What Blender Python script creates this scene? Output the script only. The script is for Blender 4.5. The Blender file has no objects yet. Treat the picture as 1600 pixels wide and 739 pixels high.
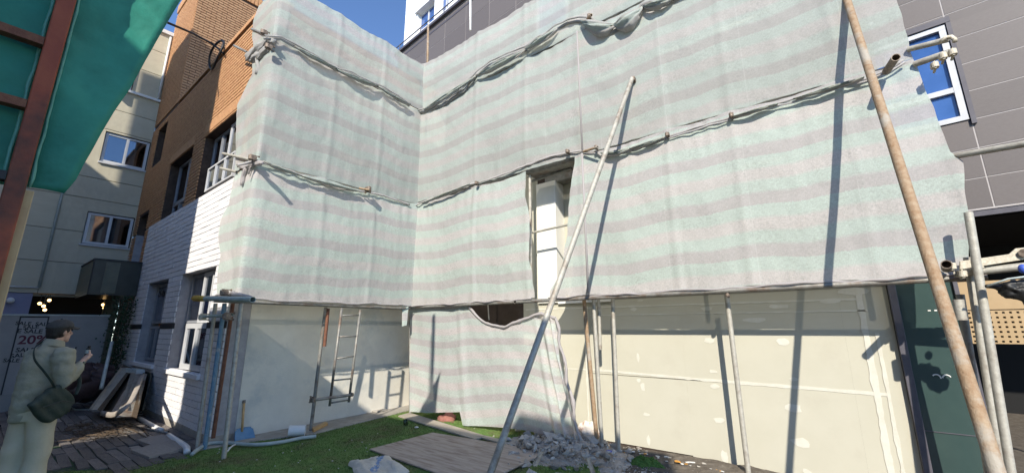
import bpy, bmesh, math, random
from mathutils import Vector, Matrix, noise
random.seed(7)
S = bpy.context.scene
COL = S.collection
R = math.radians
# ------------------------------------------------------------------ camera
FP, CX, CY = 635.0, 824.6, 368.5            # focal length and principal point, in pixels of a 1600 wide frame
_y, _p, _r = R(36.77), R(12.43), R(-0.544)
_f = Vector((-math.sin(_y)*math.cos(_p), math.cos(_y)*math.cos(_p), math.sin(_p)))
_rt = Vector((math.cos(_y), math.sin(_y), 0)); _up = _rt.cross(_f)
_x = math.cos(_r)*_rt + math.sin(_r)*_up; _u = -math.sin(_r)*_rt + math.cos(_r)*_up
EYE = Vector((0, 0, 1.6))
cd = bpy.data.cameras.new('camera'); cam = bpy.data.objects.new('camera', cd); COL.objects.link(cam)
cam.matrix_world = Matrix(((_x.x, _u.x, -_f.x, EYE.x), (_x.y, _u.y, -_f.y, EYE.y), (_x.z, _u.z, -_f.z, EYE.z), (0, 0, 0, 1)))
cd.sensor_width = 36; cd.lens = FP/1600*36; cd.shift_x = -(CX-800)/1600; cd.shift_y = -(369.5-CY)/1600
cd.clip_start = .05; cd.clip_end = 2000
S.camera = cam
# survey helpers: where a sight line meets a wall plane or the ground of the real place
def ray(x, y): return _x*((x-CX)/FP) - _u*((y-CY)/FP) + _f
def G(x, y, z=0): d = ray(x, y); return EYE + d*((z-EYE.z)/d.z)
def PY(x, y, Y): d = ray(x, y); return EYE + d*(Y/d.y)
def PX(x, y, X): d = ray(x, y); return EYE + d*(X/d.x)
# ------------------------------------------------------------------ sky, sun, exposure
SUN = Vector((-.54, 1, -.742)).normalized()
w = bpy.data.worlds.new('World'); S.world = w; w.use_nodes = True
nt = w.node_tree; bg = nt.nodes['Background']; sky = nt.nodes.new('ShaderNodeTexSky')
sky.sky_type = 'NISHITA'; sky.sun_disc = False; sky.sun_elevation = R(33.1); sky.sun_rotation = R(180-28.4)
sky.air_density = .75; sky.dust_density = .0; sky.ozone_density = 5.0; sky.altitude = 300
nt.links.new(sky.outputs[0], bg.inputs[0]); bg.inputs[1].default_value = .15
sl = bpy.data.lights.new('sun', 'SUN'); sl.energy = 3.5; sl.angle = R(.53); sl.color = (1, .93, .81)
so = bpy.data.objects.new('sun', sl); COL.objects.link(so); so.rotation_euler = SUN.to_track_quat('-Z', 'Y').to_euler()
S.view_settings.view_transform = 'Standard'; S.view_settings.look = 'None'; S.view_settings.exposure = 0.95; S.view_settings.gamma = 1
S.render.resolution_x = 1024; S.render.resolution_y = 472
# ------------------------------------------------------------------ materials
def mat(name, c1, c2=None, scale=4, rough=.7, bump=0, bscale=40, metal=0, spec=.4, c3=None, s3=1.5, t3=(.55, .75), stretch=None, detail=6, coat=0, var=0):
    m = bpy.data.materials.new(name); m.use_nodes = True; n = m.node_tree; b = n.nodes['Principled BSDF']; L = n.links.new
    b.inputs['Roughness'].default_value = rough; b.inputs['Metallic'].default_value = metal
    b.inputs['Specular IOR Level'].default_value = spec
    tc = n.nodes.new('ShaderNodeTexCoord'); oi = n.nodes.new('ShaderNodeObjectInfo'); va = n.nodes.new('ShaderNodeVectorMath')
    L(tc.outputs['Object'], va.inputs[0]); L(oi.outputs['Location'], va.inputs[1]); src = va.outputs[0]
    if stretch:
        mp = n.nodes.new('ShaderNodeMapping'); mp.inputs['Scale'].default_value = stretch; L(src, mp.inputs[0]); src = mp.outputs[0]
    def nz(s, d=detail):
        t = n.nodes.new('ShaderNodeTexNoise'); t.inputs['Scale'].default_value = s; t.inputs['Detail'].default_value = d; t.inputs['Roughness'].default_value = .65; L(src, t.inputs['Vector']); return t.outputs[0]
    def ramp(v, a, b_):
        r_ = n.nodes.new('ShaderNodeMapRange'); r_.inputs[1].default_value = a; r_.inputs[2].default_value = b_; L(v, r_.inputs[0]); return r_.outputs[0]
    def mix(f, a, b_):
        x = n.nodes.new('ShaderNodeMix'); x.data_type = 'RGBA'; L(f, x.inputs[0])
        for k, v in ((6, a), (7, b_)):
            if isinstance(v, tuple): x.inputs[k].default_value = (*v, 1)
            else: L(v, x.inputs[k])
        return x.outputs[2]
    if c2:
        col = mix(ramp(nz(scale), .35, .65), c1, c2)
        if c3: col = mix(ramp(nz(s3), *t3), col, c3)
        if var:                                                   # each brick, tile or stone a little lighter or darker than the next
            hv = n.nodes.new('ShaderNodeHueSaturation'); mr = n.nodes.new('ShaderNodeMapRange'); mr.inputs[3].default_value = 1-var; mr.inputs[4].default_value = 1+var
            L(oi.outputs['Random'], mr.inputs[0]); L(mr.outputs[0], hv.inputs['Value']); L(col, hv.inputs['Color']); col = hv.outputs[0]
        L(col, b.inputs['Base Color'])
    else: b.inputs['Base Color'].default_value = (*c1, 1)
    if bump:
        bp = n.nodes.new('ShaderNodeBump'); bp.inputs['Strength'].default_value = min(1, bump); bp.inputs['Distance'].default_value = .01
        L(nz(bscale, 4), bp.inputs['Height']); L(bp.outputs[0], b.inputs['Normal'])
    if coat: b.inputs['Coat Weight'].default_value = coat
    return m
def cloth_mat(name, cols, period, dirt=(.30, .31, .29), transl=.3, open_=.10, fresh=1.0):
    """striped woven shade net: stripes follow the cloth's own UV (metres)"""
    m = bpy.data.materials.new(name); m.use_nodes = True; n = m.node_tree; L = n.links.new
    for x in list(n.nodes): n.nodes.remove(x)
    N = n.nodes.new
    out = N('ShaderNodeOutputMaterial'); uv = N('ShaderNodeUVMap'); sp = N('ShaderNodeSeparateXYZ'); L(uv.outputs[0], sp.inputs[0])
    def noise_(s, d, vec=None, r=.6):
        t = N('ShaderNodeTexNoise'); t.inputs['Scale'].default_value = s; t.inputs['Detail'].default_value = d; t.inputs['Roughness'].default_value = r
        L(vec or uv.outputs[0], t.inputs['Vector']); return t.outputs[0]
    def mth(op, a, b=None, c=None):
        x = N('ShaderNodeMath'); x.operation = op
        for i, v in enumerate((a, b, c)):
            if v is None: continue
            if isinstance(v, (int, float)): x.inputs[i].default_value = v
            else: L(v, x.inputs[i])
        return x.outputs[0]
    v = mth('ADD', sp.outputs[1], mth('MULTIPLY', mth('SUBTRACT', noise_(1.3, 3), .5), .05))
    v = mth('ADD', v, mth('MULTIPLY', mth('SUBTRACT', noise_(60, 2), .5), .045))
    fr = mth('FRACT', mth('DIVIDE', v, period))
    cr = N('ShaderNodeValToRGB'); L(fr, cr.inputs[0]); cr.color_ramp.interpolation = 'LINEAR'
    k = len(cols); e = cr.color_ramp.elements
    pts = []
    for i, c in enumerate(cols): pts += [((i+.14)/k, c), ((i+.86)/k, c)]
    e[0].position, e[0].color = pts[0][0], (*pts[0][1], 1); e[1].position, e[1].color = pts[-1][0], (*pts[-1][1], 1)
    for p, c in pts[1:-1]:
        q = e.new(p); q.color = (*c, 1)
    def mixc(f, a, b, mode='MIX'):
        x = N('ShaderNodeMix'); x.data_type = 'RGBA'; x.blend_type = mode
        if isinstance(f, float): x.inputs[0].default_value = f
        else: L(f, x.inputs[0])
        for kk, vv in ((6, a), (7, b)):
            if isinstance(vv, tuple): x.inputs[kk].default_value = (*vv, 1)
            else: L(vv, x.inputs[kk])
        return x.outputs[2]
    def rng(v, a, b, c=0., d=1.):
        x = N('ShaderNodeMapRange'); L(v, x.inputs[0])
        for i, q in enumerate((a, b, c, d)): x.inputs[i+1].default_value = q
        return x.outputs[0]
    # fine cross weave, speckle, dirt blotches
    mp = N('ShaderNodeMapping'); mp.inputs['Scale'].default_value = (170, 40, 1); L(uv.outputs[0], mp.inputs[0])
    mp2 = N('ShaderNodeMapping'); mp2.inputs['Scale'].default_value = (30, 190, 1); L(uv.outputs[0], mp2.inputs[0])
    wv = mth('ADD', noise_(1, 2, mp.outputs[0]), noise_(1, 2, mp2.outputs[0]))
    col = mixc(rng(wv, .75, 1.25, .42, 0), cr.outputs[0], dirt)
    sp_ = noise_(34, 6, r=.8)
    d1 = noise_(1.7, 6, r=.65)
    col = mixc(mth('MULTIPLY', rng(sp_, .47, .68, 0, .65), rng(d1, .40, .64, .10, 1)), col, dirt)
    col = mixc(rng(noise_(.9, 5), .45, .75, 0, .20*fresh), col, dirt)
    # sewn vertical seams and stiff fold marks
    sx = mth('ABSOLUTE', mth('SUBTRACT', mth('FRACT', mth('DIVIDE', sp.outputs[0], .93)), .5))
    col = mixc(rng(sx, 0., .008, .16, 0), col, (.85, .86, .84))
    d = N('ShaderNodeBsdfDiffuse'); t = N('ShaderNodeBsdfTranslucent'); tr = N('ShaderNodeBsdfTransparent')
    L(col, d.inputs[0]); L(col, t.inputs[0])
    bp = N('ShaderNodeBump'); bp.inputs['Strength'].default_value = .4; bp.inputs['Distance'].default_value = .02
    mp3 = N('ShaderNodeMapping'); mp3.inputs['Scale'].default_value = (.6, .5, 1); mp3.inputs['Rotation'].default_value = (0, 0, .5); L(uv.outputs[0], mp3.inputs[0])
    cre = mth('ABSOLUTE', mth('SUBTRACT', noise_(4, 2, mp3.outputs[0]), .5))
    mp4 = N('ShaderNodeMapping'); mp4.inputs['Scale'].default_value = (1.0, .22, 1); mp4.inputs['Rotation'].default_value = (0, 0, -.35); L(uv.outputs[0], mp4.inputs[0])
    cre2 = mth('ABSOLUTE', mth('SUBTRACT', noise_(13, 2, mp4.outputs[0]), .5))
    L(mth('ADD', mth('ADD', mth('MULTIPLY', cre, 1.5), mth('MULTIPLY', cre2, .45)), noise_(1.6, 2)), bp.inputs['Height'])
    L(bp.outputs[0], d.inputs['Normal']); L(bp.outputs[0], t.inputs['Normal'])
    a = N('ShaderNodeMixShader'); a.inputs[0].default_value = transl; L(d.outputs[0], a.inputs[1]); L(t.outputs[0], a.inputs[2])
    b = N('ShaderNodeMixShader'); b.inputs[0].default_value = open_; L(a.outputs[0], b.inputs[1]); L(tr.outputs[0], b.inputs[2])
    L(b.outputs[0], out.inputs[0]); return m
MINT, PINK, GREY = (.625, .72, .655), (.72, .675, .65), (.61, .575, .565)
M = dict(
 net=cloth_mat('striped_net', (GREY, MINT, PINK, MINT), .57),
 netd=cloth_mat('striped_net_dusty', ((.53, .51, .49), (.565, .63, .58), (.62, .59, .565), (.565, .63, .58)), .57, fresh=1.6),
 netw=cloth_mat('striped_net_low', ((.63, .58, .58), (.68, .75, .695), (.78, .715, .70), (.68, .75, .695)), .43, open_=.16),
 hem=mat('hem_cloth', (.66, .72, .68), (.76, .74, .73), 6, .9, .5, 60, c3=(.33, .35, .33), s3=7, t3=(.5, .75)),
 zinc=mat('galvanised_steel', (.36, .34, .29), (.47, .45, .39), 22, .6, .3, 60, metal=.25, c3=(.22, .17, .13), s3=5, t3=(.52, .72)),
 zincd=mat('weathered_pipe', (.20, .195, .18), (.32, .31, .28), 12, .55, .2, 60, metal=.35, c3=(.17, .09, .05), s3=5, t3=(.5, .75)),
 rust=mat('rusted_pipe', (.27, .17, .095), (.36, .27, .18), 26, .75, .5, 80, metal=.1, c3=(.37, .335, .28), s3=2.6, t3=(.50, .60)),
 rustd=mat('dark_rust_pipe', (.13, .05, .03), (.20, .09, .05), 18, .75, .4, 80),
 bluep=mat('blue_pipe', (.10, .20, .30), (.16, .27, .36), 12, .5, .1, 60, c3=(.40, .42, .42), s3=5, t3=(.55, .7)),
 greenp=mat('greenish_pipe', (.30, .38, .36), (.42, .48, .45), 12, .5, .1, 60, c3=(.2, .17, .12), s3=5, t3=(.6, .75)),
 yellow=mat('yellow_foam', (.42, .25, .03), (.55, .38, .08), 25, .9, .8, 90),
 clamp=mat('clamp_steel', (.12, .09, .07), (.30, .24, .19), 40, .6, .3, 90, metal=.4),
 clampl=mat('pale_clamp', (.42, .37, .28), (.62, .57, .46), 40, .6, .3, 90, metal=.1),
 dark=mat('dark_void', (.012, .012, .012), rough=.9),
 brick=mat('orange_brick', (.46, .24, .115), (.56, .32, .16), 9, .85, .15, 90, c3=(.30, .13, .06), s3=22, t3=(.5, .7)),
 brick2=mat('tan_brick', (.38, .225, .125), (.46, .29, .17), 9, .85, .15, 90, c3=(.28, .14, .08), s3=18, t3=(.5, .7)),
 mortar=mat('mortar', (.055, .035, .025), (.09, .06, .045), 12, .95, .4, 60),
 whiteb=mat('white_painted_brick', (.70, .69, .70), (.78, .77, .77), 5, .6, .25, 60, c3=(.58, .57, .58), s3=3, t3=(.55, .75), var=0.04),
 whitem=mat('white_painted_joint', (.30, .29, .30), (.40, .39, .40), 7, .8, .2, 60),
 plaster=mat('white_render', (.66, .62, .53), (.74, .70, .60), 2.2, .8, .25, 30, c3=(.44, .46, .44), s3=1.4, t3=(.5, .72)),
 concrete=mat('concrete', (.30, .275, .235), (.42, .39, .34), 6, .9, .5, 60, c3=(.2, .18, .15), s3=3),
 board=mat('drywall_board', (.465, .445, .36), (.485, .465, .38), 3, .75, .06, 120, c3=(.445, .42, .34), s3=2, var=0.01),
 compound=mat('joint_compound', (.60, .585, .515), (.54, .52, .44), 10, .8, .2, 60),
 column=mat('white_column', (.76, .75, .70), (.70, .69, .64), 3, .7, .1, 60),
 brown=mat('dark_brown_panel', (.045, .032, .026), (.07, .05, .04), 4, .8, .2, 40),
 teal=mat('teal_glass', (.035, .062, .058), (.042, .072, .066), 3, .2, .03, 30, spec=.6),
 frame=mat('dark_frame', (.075, .07, .085), (.10, .095, .11), 8, .5),
 tile=mat('grey_tile', (.118, .102, .097), (.138, .121, .115), 40, .5, .12, 200, spec=.35, var=0.07),
 grout=mat('grout', (.42, .39, .38), rough=.9),
 pvc=mat('white_pvc', (.72, .72, .70), (.66, .66, .64), 6, .35),
 pvcg=mat('grey_hose', (.33, .38, .37), (.45, .50, .48), 9, .6, .1, 40),
 whitew=mat('white_wall', (.74, .74, .74), (.80, .80, .79), 2, .7, .1, 60),
 tan=mat('tan_panel', (.36, .25, .13), (.40, .28, .15), 6, .6, .05, 60),
 beige=mat('beige_panel', (.47, .43, .32), (.52, .48, .365), 2, .75, .08, 100, c3=(.43, .39, .30), s3=1.1, var=0.03),
 joint=mat('panel_joint', (.14, .12, .10), rough=.9),
 hoard=mat('hoarding', (.24, .24, .235), (.28, .28, .27), 3, .7, .05, 60),
 poster=mat('poster', (.27, .265, .26), (.30, .295, .29), 5, .5),
 ink=mat('black_ink', (.02, .02, .022), rough=.6), redink=mat('dark_red_ink', (.10, .015, .03), rough=.6),
 lav=mat('lavender_wall', (.24, .24, .34), (.28, .28, .38), 3, .8),
 bay=mat('dark_bay_panel', (.020, .026, .022), (.034, .040, .034), 4, .35, .05, 30),
 baylt=mat('bay_end_panel', (.10, .11, .08), (.14, .14, .10), 4, .5),
 tarp=mat('green_tarp', (.012, .15, .10), (.026, .24, .165), 2.2, .6, .6, 5, c3=(.04, .30, .22), s3=1.6, t3=(.52, .8)),
 tarpe=mat('tarp_edge', (.16, .42, .33), (.10, .32, .25), 12, .6),
 redpost=mat('red_oxide_steel', (.24, .05, .022), (.30, .075, .03), 6, .6, .2, 50, c3=(.07, .03, .018), s3=1.2, t3=(.50, .64)),  # dark blotches stand in for the shade on the upper post
 creampost=mat('cream_steel', (.48, .38, .20), (.42, .30, .16), 7, .6),
 turf=mat('artificial_turf', (.115, .20, .045), (.165, .27, .07), 18, .9, 1, 220, c3=(.15, .15, .06), s3=2.0, t3=(.45, .65)),
 turfo=mat('old_turf', (.03, .065, .03), (.05, .09, .045), 12, .95, .9, 160, c3=(.11, .10, .08), s3=5, t3=(.55, .7)),
 earth=mat('earth', (.085, .07, .055), (.14, .12, .095), 8, .95, .8, 50, c3=(.19, .17, .14), s3=18, t3=(.55, .7)),
 paver=mat('brown_paver', (.125, .11, .10), (.18, .16, .145), 9, .85, .4, 70, c3=(.07, .06, .055), s3=3, var=0.25),
 paverl=mat('pale_paver', (.26, .23, .20), (.32, .28, .24), 9, .85, .4, 70, var=0.15),
 ply=mat('weathered_board', (.38, .31, .25), (.47, .39, .32), 5, .8, .3, 60, c3=(.26, .20, .155), s3=3, t3=(.48, .65), stretch=(.7, 5, 1)),
 stone=mat('rubble_stone', (.40, .37, .325), (.52, .485, .43), 9, .9, .7, 50, c3=(.28, .24, .20), s3=5, var=0.2),
 stoned=mat('dark_rubble', (.30, .265, .225), (.40, .36, .31), 9, .95, .7, 50, var=0.2),
 stonel=mat('pale_rubble', (.45, .42, .37), (.55, .52, .47), 9, .9, .5, 50),
 foam=mat('plaster_lump', (.68, .60, .52), (.72, .66, .58), 9, .9, .4, 40, c3=(.40, .17, .08), s3=5, t3=(.55, .66)),
 sackc=mat('woven_sack', (.50, .47, .40), (.58, .55, .48), 10, .7, .5, 60, c3=(.40, .38, .34), s3=4),
 sackb=mat('blue_print', (.06, .15, .36), (.30, .38, .48), 30, .7),
 redc=mat('pinkish_cloth', (.22, .09, .07), (.34, .15, .12), 9, .9, .8, 50),
 bags=mat('brown_plastic', (.055, .035, .034), (.09, .055, .052), 7, .35, .8, 22),
 wood=mat('old_wood', (.075, .052, .033), (.12, .085, .055), 7, .8, .4, 50, stretch=(1, 1, 8)),
 woodl=mat('pale_wood', (.34, .30, .24), (.42, .37, .30), 7, .8, .3, 50),
 handle=mat('shovel_handle', (.50, .30, .12), (.58, .37, .17), 12, .6),
 shovel=mat('blue_plastic', (.10, .22, .36), (.14, .27, .42), 12, .5),
 wire=mat('black_cable', (.012, .012, .012), rough=.5),
 wframe=mat('white_window_frame', (.50, .51, .52), (.57, .57, .58), 6, .35),
 gframe=mat('grey_window_frame', (.22, .23, .25), (.27, .28, .30), 6, .4),
 curtain=mat('pale_curtain', (.36, .40, .44), (.45, .49, .53), 3, .9),
 skin=mat('skin', (.50, .30, .22), (.56, .35, .26), 12, .55),
 hair=mat('black_hair', (.012, .010, .010), (.022, .018, .016), 60, .5, .5, 90),
 cap=mat('dark_grey_cap', (.045, .045, .045), (.062, .06, .058), 40, .9, .4, 140),
 jacket=mat('sand_jacket', (.265, .255, .195), (.30, .29, .225), 8, .85, .5, 25),
 trous=mat('cream_trousers', (.46, .42, .31), (.52, .47, .36), 5, .85, .3, 30),
 bagd=mat('dark_green_bag', (.022, .035, .028), (.032, .046, .038), 12, .6, .4, 60),
 shoe=mat('white_shoe', (.5, .5, .48), rough=.6),
 litterw=mat('white_litter', (.75, .74, .70), (.62, .60, .56), 20, .7),
 orange=mat('orange_litter', (.62, .30, .06), rough=.6), bluel=mat('blue_litter', (.05, .10, .45), rough=.5),
 moss=mat('green_moss', (.06, .13, .025), (.10, .18, .04), 30, .95, .8, 80),
 neigh=mat('rendered_wall', (.42, .40, .37), (.46, .44, .41), 2, .85, .1, 60),
)
def emit(name, c, s):
    m = bpy.data.materials.new(name); m.use_nodes = True; b = m.node_tree.nodes['Principled BSDF']
    b.inputs['Emission Color'].default_value = (*c, 1); b.inputs['Emission Strength'].default_value = s; b.inputs['Base Color'].default_value = (*c, 1); return m
M['bulb'] = emit('warm_lamp', (1, .62, .25), 3.0)
def glassm(name, tint, gloss=.25):
    m = bpy.data.materials.new(name); m.use_nodes = True; n = m.node_tree; L = n.links.new
    for x in list(n.nodes): n.nodes.remove(x)
    o = n.nodes.new('ShaderNodeOutputMaterial'); t = n.nodes.new('ShaderNodeBsdfTransparent'); g = n.nodes.new('ShaderNodeBsdfGlossy')
    t.inputs[0].default_value = (*tint, 1); g.inputs['Roughness'].default_value = .03; g.inputs[0].default_value = (.9, .93, 1, 1)
    f = n.nodes.new('ShaderNodeFresnel'); f.inputs[0].default_value = 1.55
    a = n.nodes.new('ShaderNodeMath'); a.operation = 'ADD'; L(f.outputs[0], a.inputs[0]); a.inputs[1].default_value = gloss; a.use_clamp = True
    x = n.nodes.new('ShaderNodeMixShader'); L(a.outputs[0], x.inputs[0]); L(t.outputs[0], x.inputs[1]); L(g.outputs[0], x.inputs[2]); L(x.outputs[0], o.inputs[0]); return m
M['glass'] = glassm('window_glass', (.6, .65, .67), .14)
M['glassb'] = mat('blue_mirror_glass', (.03, .085, .25), (.05, .12, .33), 2, .08, spec=.9)
# ------------------------------------------------------------------ mesh helpers
class MB:
    def __init__(s): s.v = []; s.f = []; s.uv = None
    def add(s, vs, fs):
        o = len(s.v); s.v += [tuple(v) for v in vs]; s.f += [tuple(i+o for i in f) for f in fs]; return s
    def box(s, x0, x1, y0, y1, z0, z1):
        return s.add([(x0, y0, z0), (x1, y0, z0), (x1, y1, z0), (x0, y1, z0), (x0, y0, z1), (x1, y0, z1), (x1, y1, z1), (x0, y1, z1)],
                     [(3, 2, 1, 0), (4, 5, 6, 7), (0, 1, 5, 4), (1, 2, 6, 5), (2, 3, 7, 6), (3, 0, 4, 7)])
    def prism(s, poly, t, n=None):
        """closed plate: polygon (list of 3d points) pushed by vector t"""
        k = len(poly); t = Vector(t); a = [Vector(p) for p in poly]; b = [p+t for p in a]
        return s.add(a+b, [tuple(range(k))[::-1], tuple(range(k, 2*k))] + [(i, (i+1) % k, k+(i+1) % k, k+i) for i in range(k)])
    def tube(s, pts, rad, n=12, cap=True, ell=None, tw=0, ridge=0, nr=5):
        pts = [Vector(p) for p in pts]; m = len(pts)
        if not hasattr(rad, '__len__'): rad = [rad]*m
        o = len(s.v); t0 = None; X = None
        for i, p in enumerate(pts):
            t = (pts[min(i+1, m-1)] - pts[max(i-1, 0)]).normalized()
            if X is None:
                a = Vector((0, 0, 1)) if abs(t.z) < .9 else Vector((1, 0, 0)); X = t.cross(a).normalized()
            else: X = (X - t*X.dot(t)).normalized()
            Y = t.cross(X)
            for k in range(n):
                th = 2*math.pi*k/n; r = rad[i]*(1 + ridge*math.sin(nr*th + tw*i))
                e = ell or (1, 1); s.v.append(tuple(p + X*(r*e[0]*math.cos(th)) + Y*(r*e[1]*math.sin(th))))
        for i in range(m-1):
            for k in range(n): s.f.append((o+i*n+k, o+i*n+(k+1) % n, o+(i+1)*n+(k+1) % n, o+(i+1)*n+k))
        if cap: s.f.append(tuple(o+k for k in range(n))[::-1]); s.f.append(tuple(o+(m-1)*n+k for k in range(n)))
        return s
    def pipe(s, a, b, r=.03, n=14, wall=.006):
        """open-ended pipe with wall thickness"""
        a, b = Vector(a), Vector(b); t = (b-a).normalized(); q = Vector((0, 0, 1)) if abs(t.z) < .9 else Vector((1, 0, 0)); X = t.cross(q).normalized(); Y = t.cross(X)
        o = len(s.v); dp = min(.12, (b-a).length*.4)
        rings = [(a+t*dp, r-wall), (a, r-wall), (a, r), (b, r), (b, r-wall), (b-t*dp, r-wall)]
        for p, rr in rings:
            for k in range(n): th = 2*math.pi*k/n; s.v.append(tuple(p+X*rr*math.cos(th)+Y*rr*math.sin(th)))
        for i in range(5):
            for k in range(n): s.f.append((o+i*n+k, o+i*n+(k+1) % n, o+(i+1)*n+(k+1) % n, o+(i+1)*n+k))
        s.f.append(tuple(o+k for k in range(n))); s.f.append(tuple(o+5*n+k for k in range(n)))
        return s
    def ball(s, c, r, n=12, m=8, rot=None):
        c = Vector(c); r = Vector(r) if hasattr(r, '__len__') else Vector((r, r, r)); o = len(s.v)
        for i in range(m+1):
            ph = math.pi*i/m
            for k in range(n):
                th = 2*math.pi*k/n; q = Vector((r.x*math.sin(ph)*math.cos(th), r.y*math.sin(ph)*math.sin(th), r.z*math.cos(ph)))
                if rot: q = rot @ q
                s.v.append(tuple(c+q))
        for i in range(m):
            for k in range(n): s.f.append((o+i*n+k, o+(i+1)*n+k, o+(i+1)*n+(k+1) % n, o+i*n+(k+1) % n))
        return s
    def build(s, name, m, parent=None, smooth=False, merge=False, bevel=0, remesh=0, sm=0, loc=None):
        me = bpy.data.meshes.new(name); me.from_pydata(s.v, [], s.f)
        if s.uv:
            u = me.uv_layers.new(name='UVMap')
            for i, l in enumerate(me.loops): u.data[i].uv = s.uv[l.vertex_index]
        me.materials.append(m); o = bpy.data.objects.new(name, me); COL.objects.link(o)
        if merge or remesh:
            b = bmesh.new(); b.from_mesh(me); bmesh.ops.remove_doubles(b, verts=b.verts, dist=1e-5); bmesh.ops.recalc_face_normals(b, faces=b.faces); b.to_mesh(me); b.free()
        if bevel:
            q = o.modifiers.new('b', 'BEVEL'); q.width = bevel; q.segments = 2; q.limit_method = 'ANGLE'
        if remesh:
            q = o.modifiers.new('r', 'REMESH'); q.mode = 'VOXEL'; q.voxel_size = remesh; q.use_smooth_shade = True
            if sm: q = o.modifiers.new('s', 'SMOOTH'); q.factor = .5; q.iterations = sm
            dg = bpy.context.evaluated_depsgraph_get(); nm = bpy.data.meshes.new_from_object(o.evaluated_get(dg)); o.modifiers.clear(); o.data = nm; smooth = True
        if smooth:
            for p in o.data.polygons: p.use_smooth = True
        if parent: o.parent = parent
        if loc: o.location = loc
        return o
def tag(o, label=None, cat=None, group=None, kind=None):
    if label: o['label'] = label
    if cat: o['category'] = cat
    if group: o['group'] = group
    if kind: o['kind'] = kind
    return o
def empty(name, label, cat, loc=(0, 0, 0), rz=0, group=None):
    o = bpy.data.objects.new(name, None); COL.objects.link(o); o.location = loc; o.rotation_euler = (0, 0, rz); o.empty_display_size = .2
    return tag(o, label, cat, group)
def children(p): return [o for o in COL.objects if o.parent == p]
def lerp(a, b, t): return a+(b-a)*t
def interp(pts, x):
    """piecewise linear through [(x, y), ...]"""
    if x <= pts[0][0]: return pts[0][1]
    for (a, b), (c, d) in zip(pts, pts[1:]):
        if x <= c: return b+(d-b)*(x-a)/(c-a)
    return pts[-1][1]
def nz(x, y, z=0): return noise.noise(Vector((x, y, z)))
def fbm(x, y, z=0): return noise.fractal(Vector((x, y, z)), 1.0, 2.0, 4)
def grid_holes(x0, x1, z0, z1, holes):
    """cells of a wall rectangle with the holes left out"""
    xs = sorted({x0, x1, *[min(max(h[i], x0), x1) for h in holes for i in (0, 1)]}); zs = sorted({z0, z1, *[min(max(h[i], z0), z1) for h in holes for i in (2, 3)]})
    for a, b in zip(xs, xs[1:]):
        for c, d in zip(zs, zs[1:]):
            mx, mz = (a+b)/2, (c+d)/2
            if not any(h[0] < mx < h[1] and h[2] < mz < h[3] for h in holes): yield a, b, c, d
def cut(x0, x1, z0, z1, holes):
    """pieces of one brick that stay outside the holes"""
    for h in holes:
        if z1 > h[2]+.01 and z0 < h[3]-.01 and x1 > h[0] and x0 < h[1]:
            out = []
            if x0 < h[0]-.03: out += list(cut(x0, h[0], z0, z1, holes))
            if x1 > h[1]+.03: out += list(cut(h[1], x1, z0, z1, holes))
            return out
    return [(x0, x1, z0, z1)]
# ================================================================== ground
gr = MB().box(-60, 60, -60, 60, -.4, 0).build('ground', M['earth']); tag(gr, kind='structure')
def poly_sheet(name, pts, z, m, kind, step=.12, jag=.03, amp=.006):
    """a laid sheet with an uneven cut edge, 2.5 cm thick"""
    P = []
    for a, b in zip(pts, pts[1:]+pts[:1]):
        a, b = Vector((a[0], a[1])), Vector((b[0], b[1])); n = max(1, int((b-a).length/step)); nr = Vector((b.y-a.y, a.x-b.x)).normalized()
        for i in range(n):
            q = a.lerp(b, i/n)+nr*jag*nz((a.x+i)*1.7, a.y+i*.9); P.append((q.x, q.y, 0.001))
    o = MB().prism(P, (0, 0, z)).build(name, m); return tag(o, kind=kind)
turf_pts = [G(100, 739)[:2], G(184, 737)[:2], G(291, 713)[:2], G(345, 697)[:2], G(494, 679)[:2], G(642, 641)[:2], (-6.6, 6.2), (-3.0, 6.2), (-2.6, 4.9), (-1.9, 3.6), (-1.4, -1.5), (-5.5, -1.5)]
tf = poly_sheet('artificial_turf', turf_pts, .02, M['turf'], 'structure')
def inside(p, poly):
    c = False; j = len(poly)-1
    for i in range(len(poly)):
        a, b = poly[i], poly[j]
        if (a[1] > p[1]) != (b[1] > p[1]) and p[0] < (b[0]-a[0])*(p[1]-a[1])/(b[1]-a[1])+a[0]: c = not c
        j = i
    return c
tb = MB()
rt_ = random.Random(3)
for _ in range(110000):                                       # blades of the turf
    x, y = rt_.uniform(-8, -2), rt_.uniform(.6, 5.9)
    if not inside((x, y), turf_pts): continue
    h = rt_.uniform(.008, .022)*(1+.5*nz(x*2, y*2)); a = rt_.uniform(0, 6.28); wv = rt_.uniform(.003, .006); dx, dy = math.cos(a)*wv, math.sin(a)*wv; lx, ly = rt_.uniform(-.012, .012), rt_.uniform(-.012, .012)
    tb.add([(x-dx, y-dy, .02), (x+dx, y+dy, .02), (x+lx, y+ly, .02+h)], [(0, 1, 2)])
tag(tb.build('turf_blades', M['turf']), kind='stuff')
ot = poly_sheet('worn_turf_strip', [G(-60, 716)[:2], G(40, 704)[:2], G(170, 690)[:2], G(205, 712)[:2], G(150, 742)[:2], G(-60, 770)[:2]], .012, M['turfo'], 'structure')
ks = MB().prism([(*G(300, 708)[:2], .001), (*G(391, 693)[:2], .001), (*G(494, 680)[:2], .001), (*G(641, 643)[:2], .001), (-6.93, 6.4, .001), (-7.4, 6.4, .001), (-7.4, 2.2, .001)], (0, 0, .035)).build('concrete_strip', M['concrete'], bevel=.008)
tag(ks, kind='structure')
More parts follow.
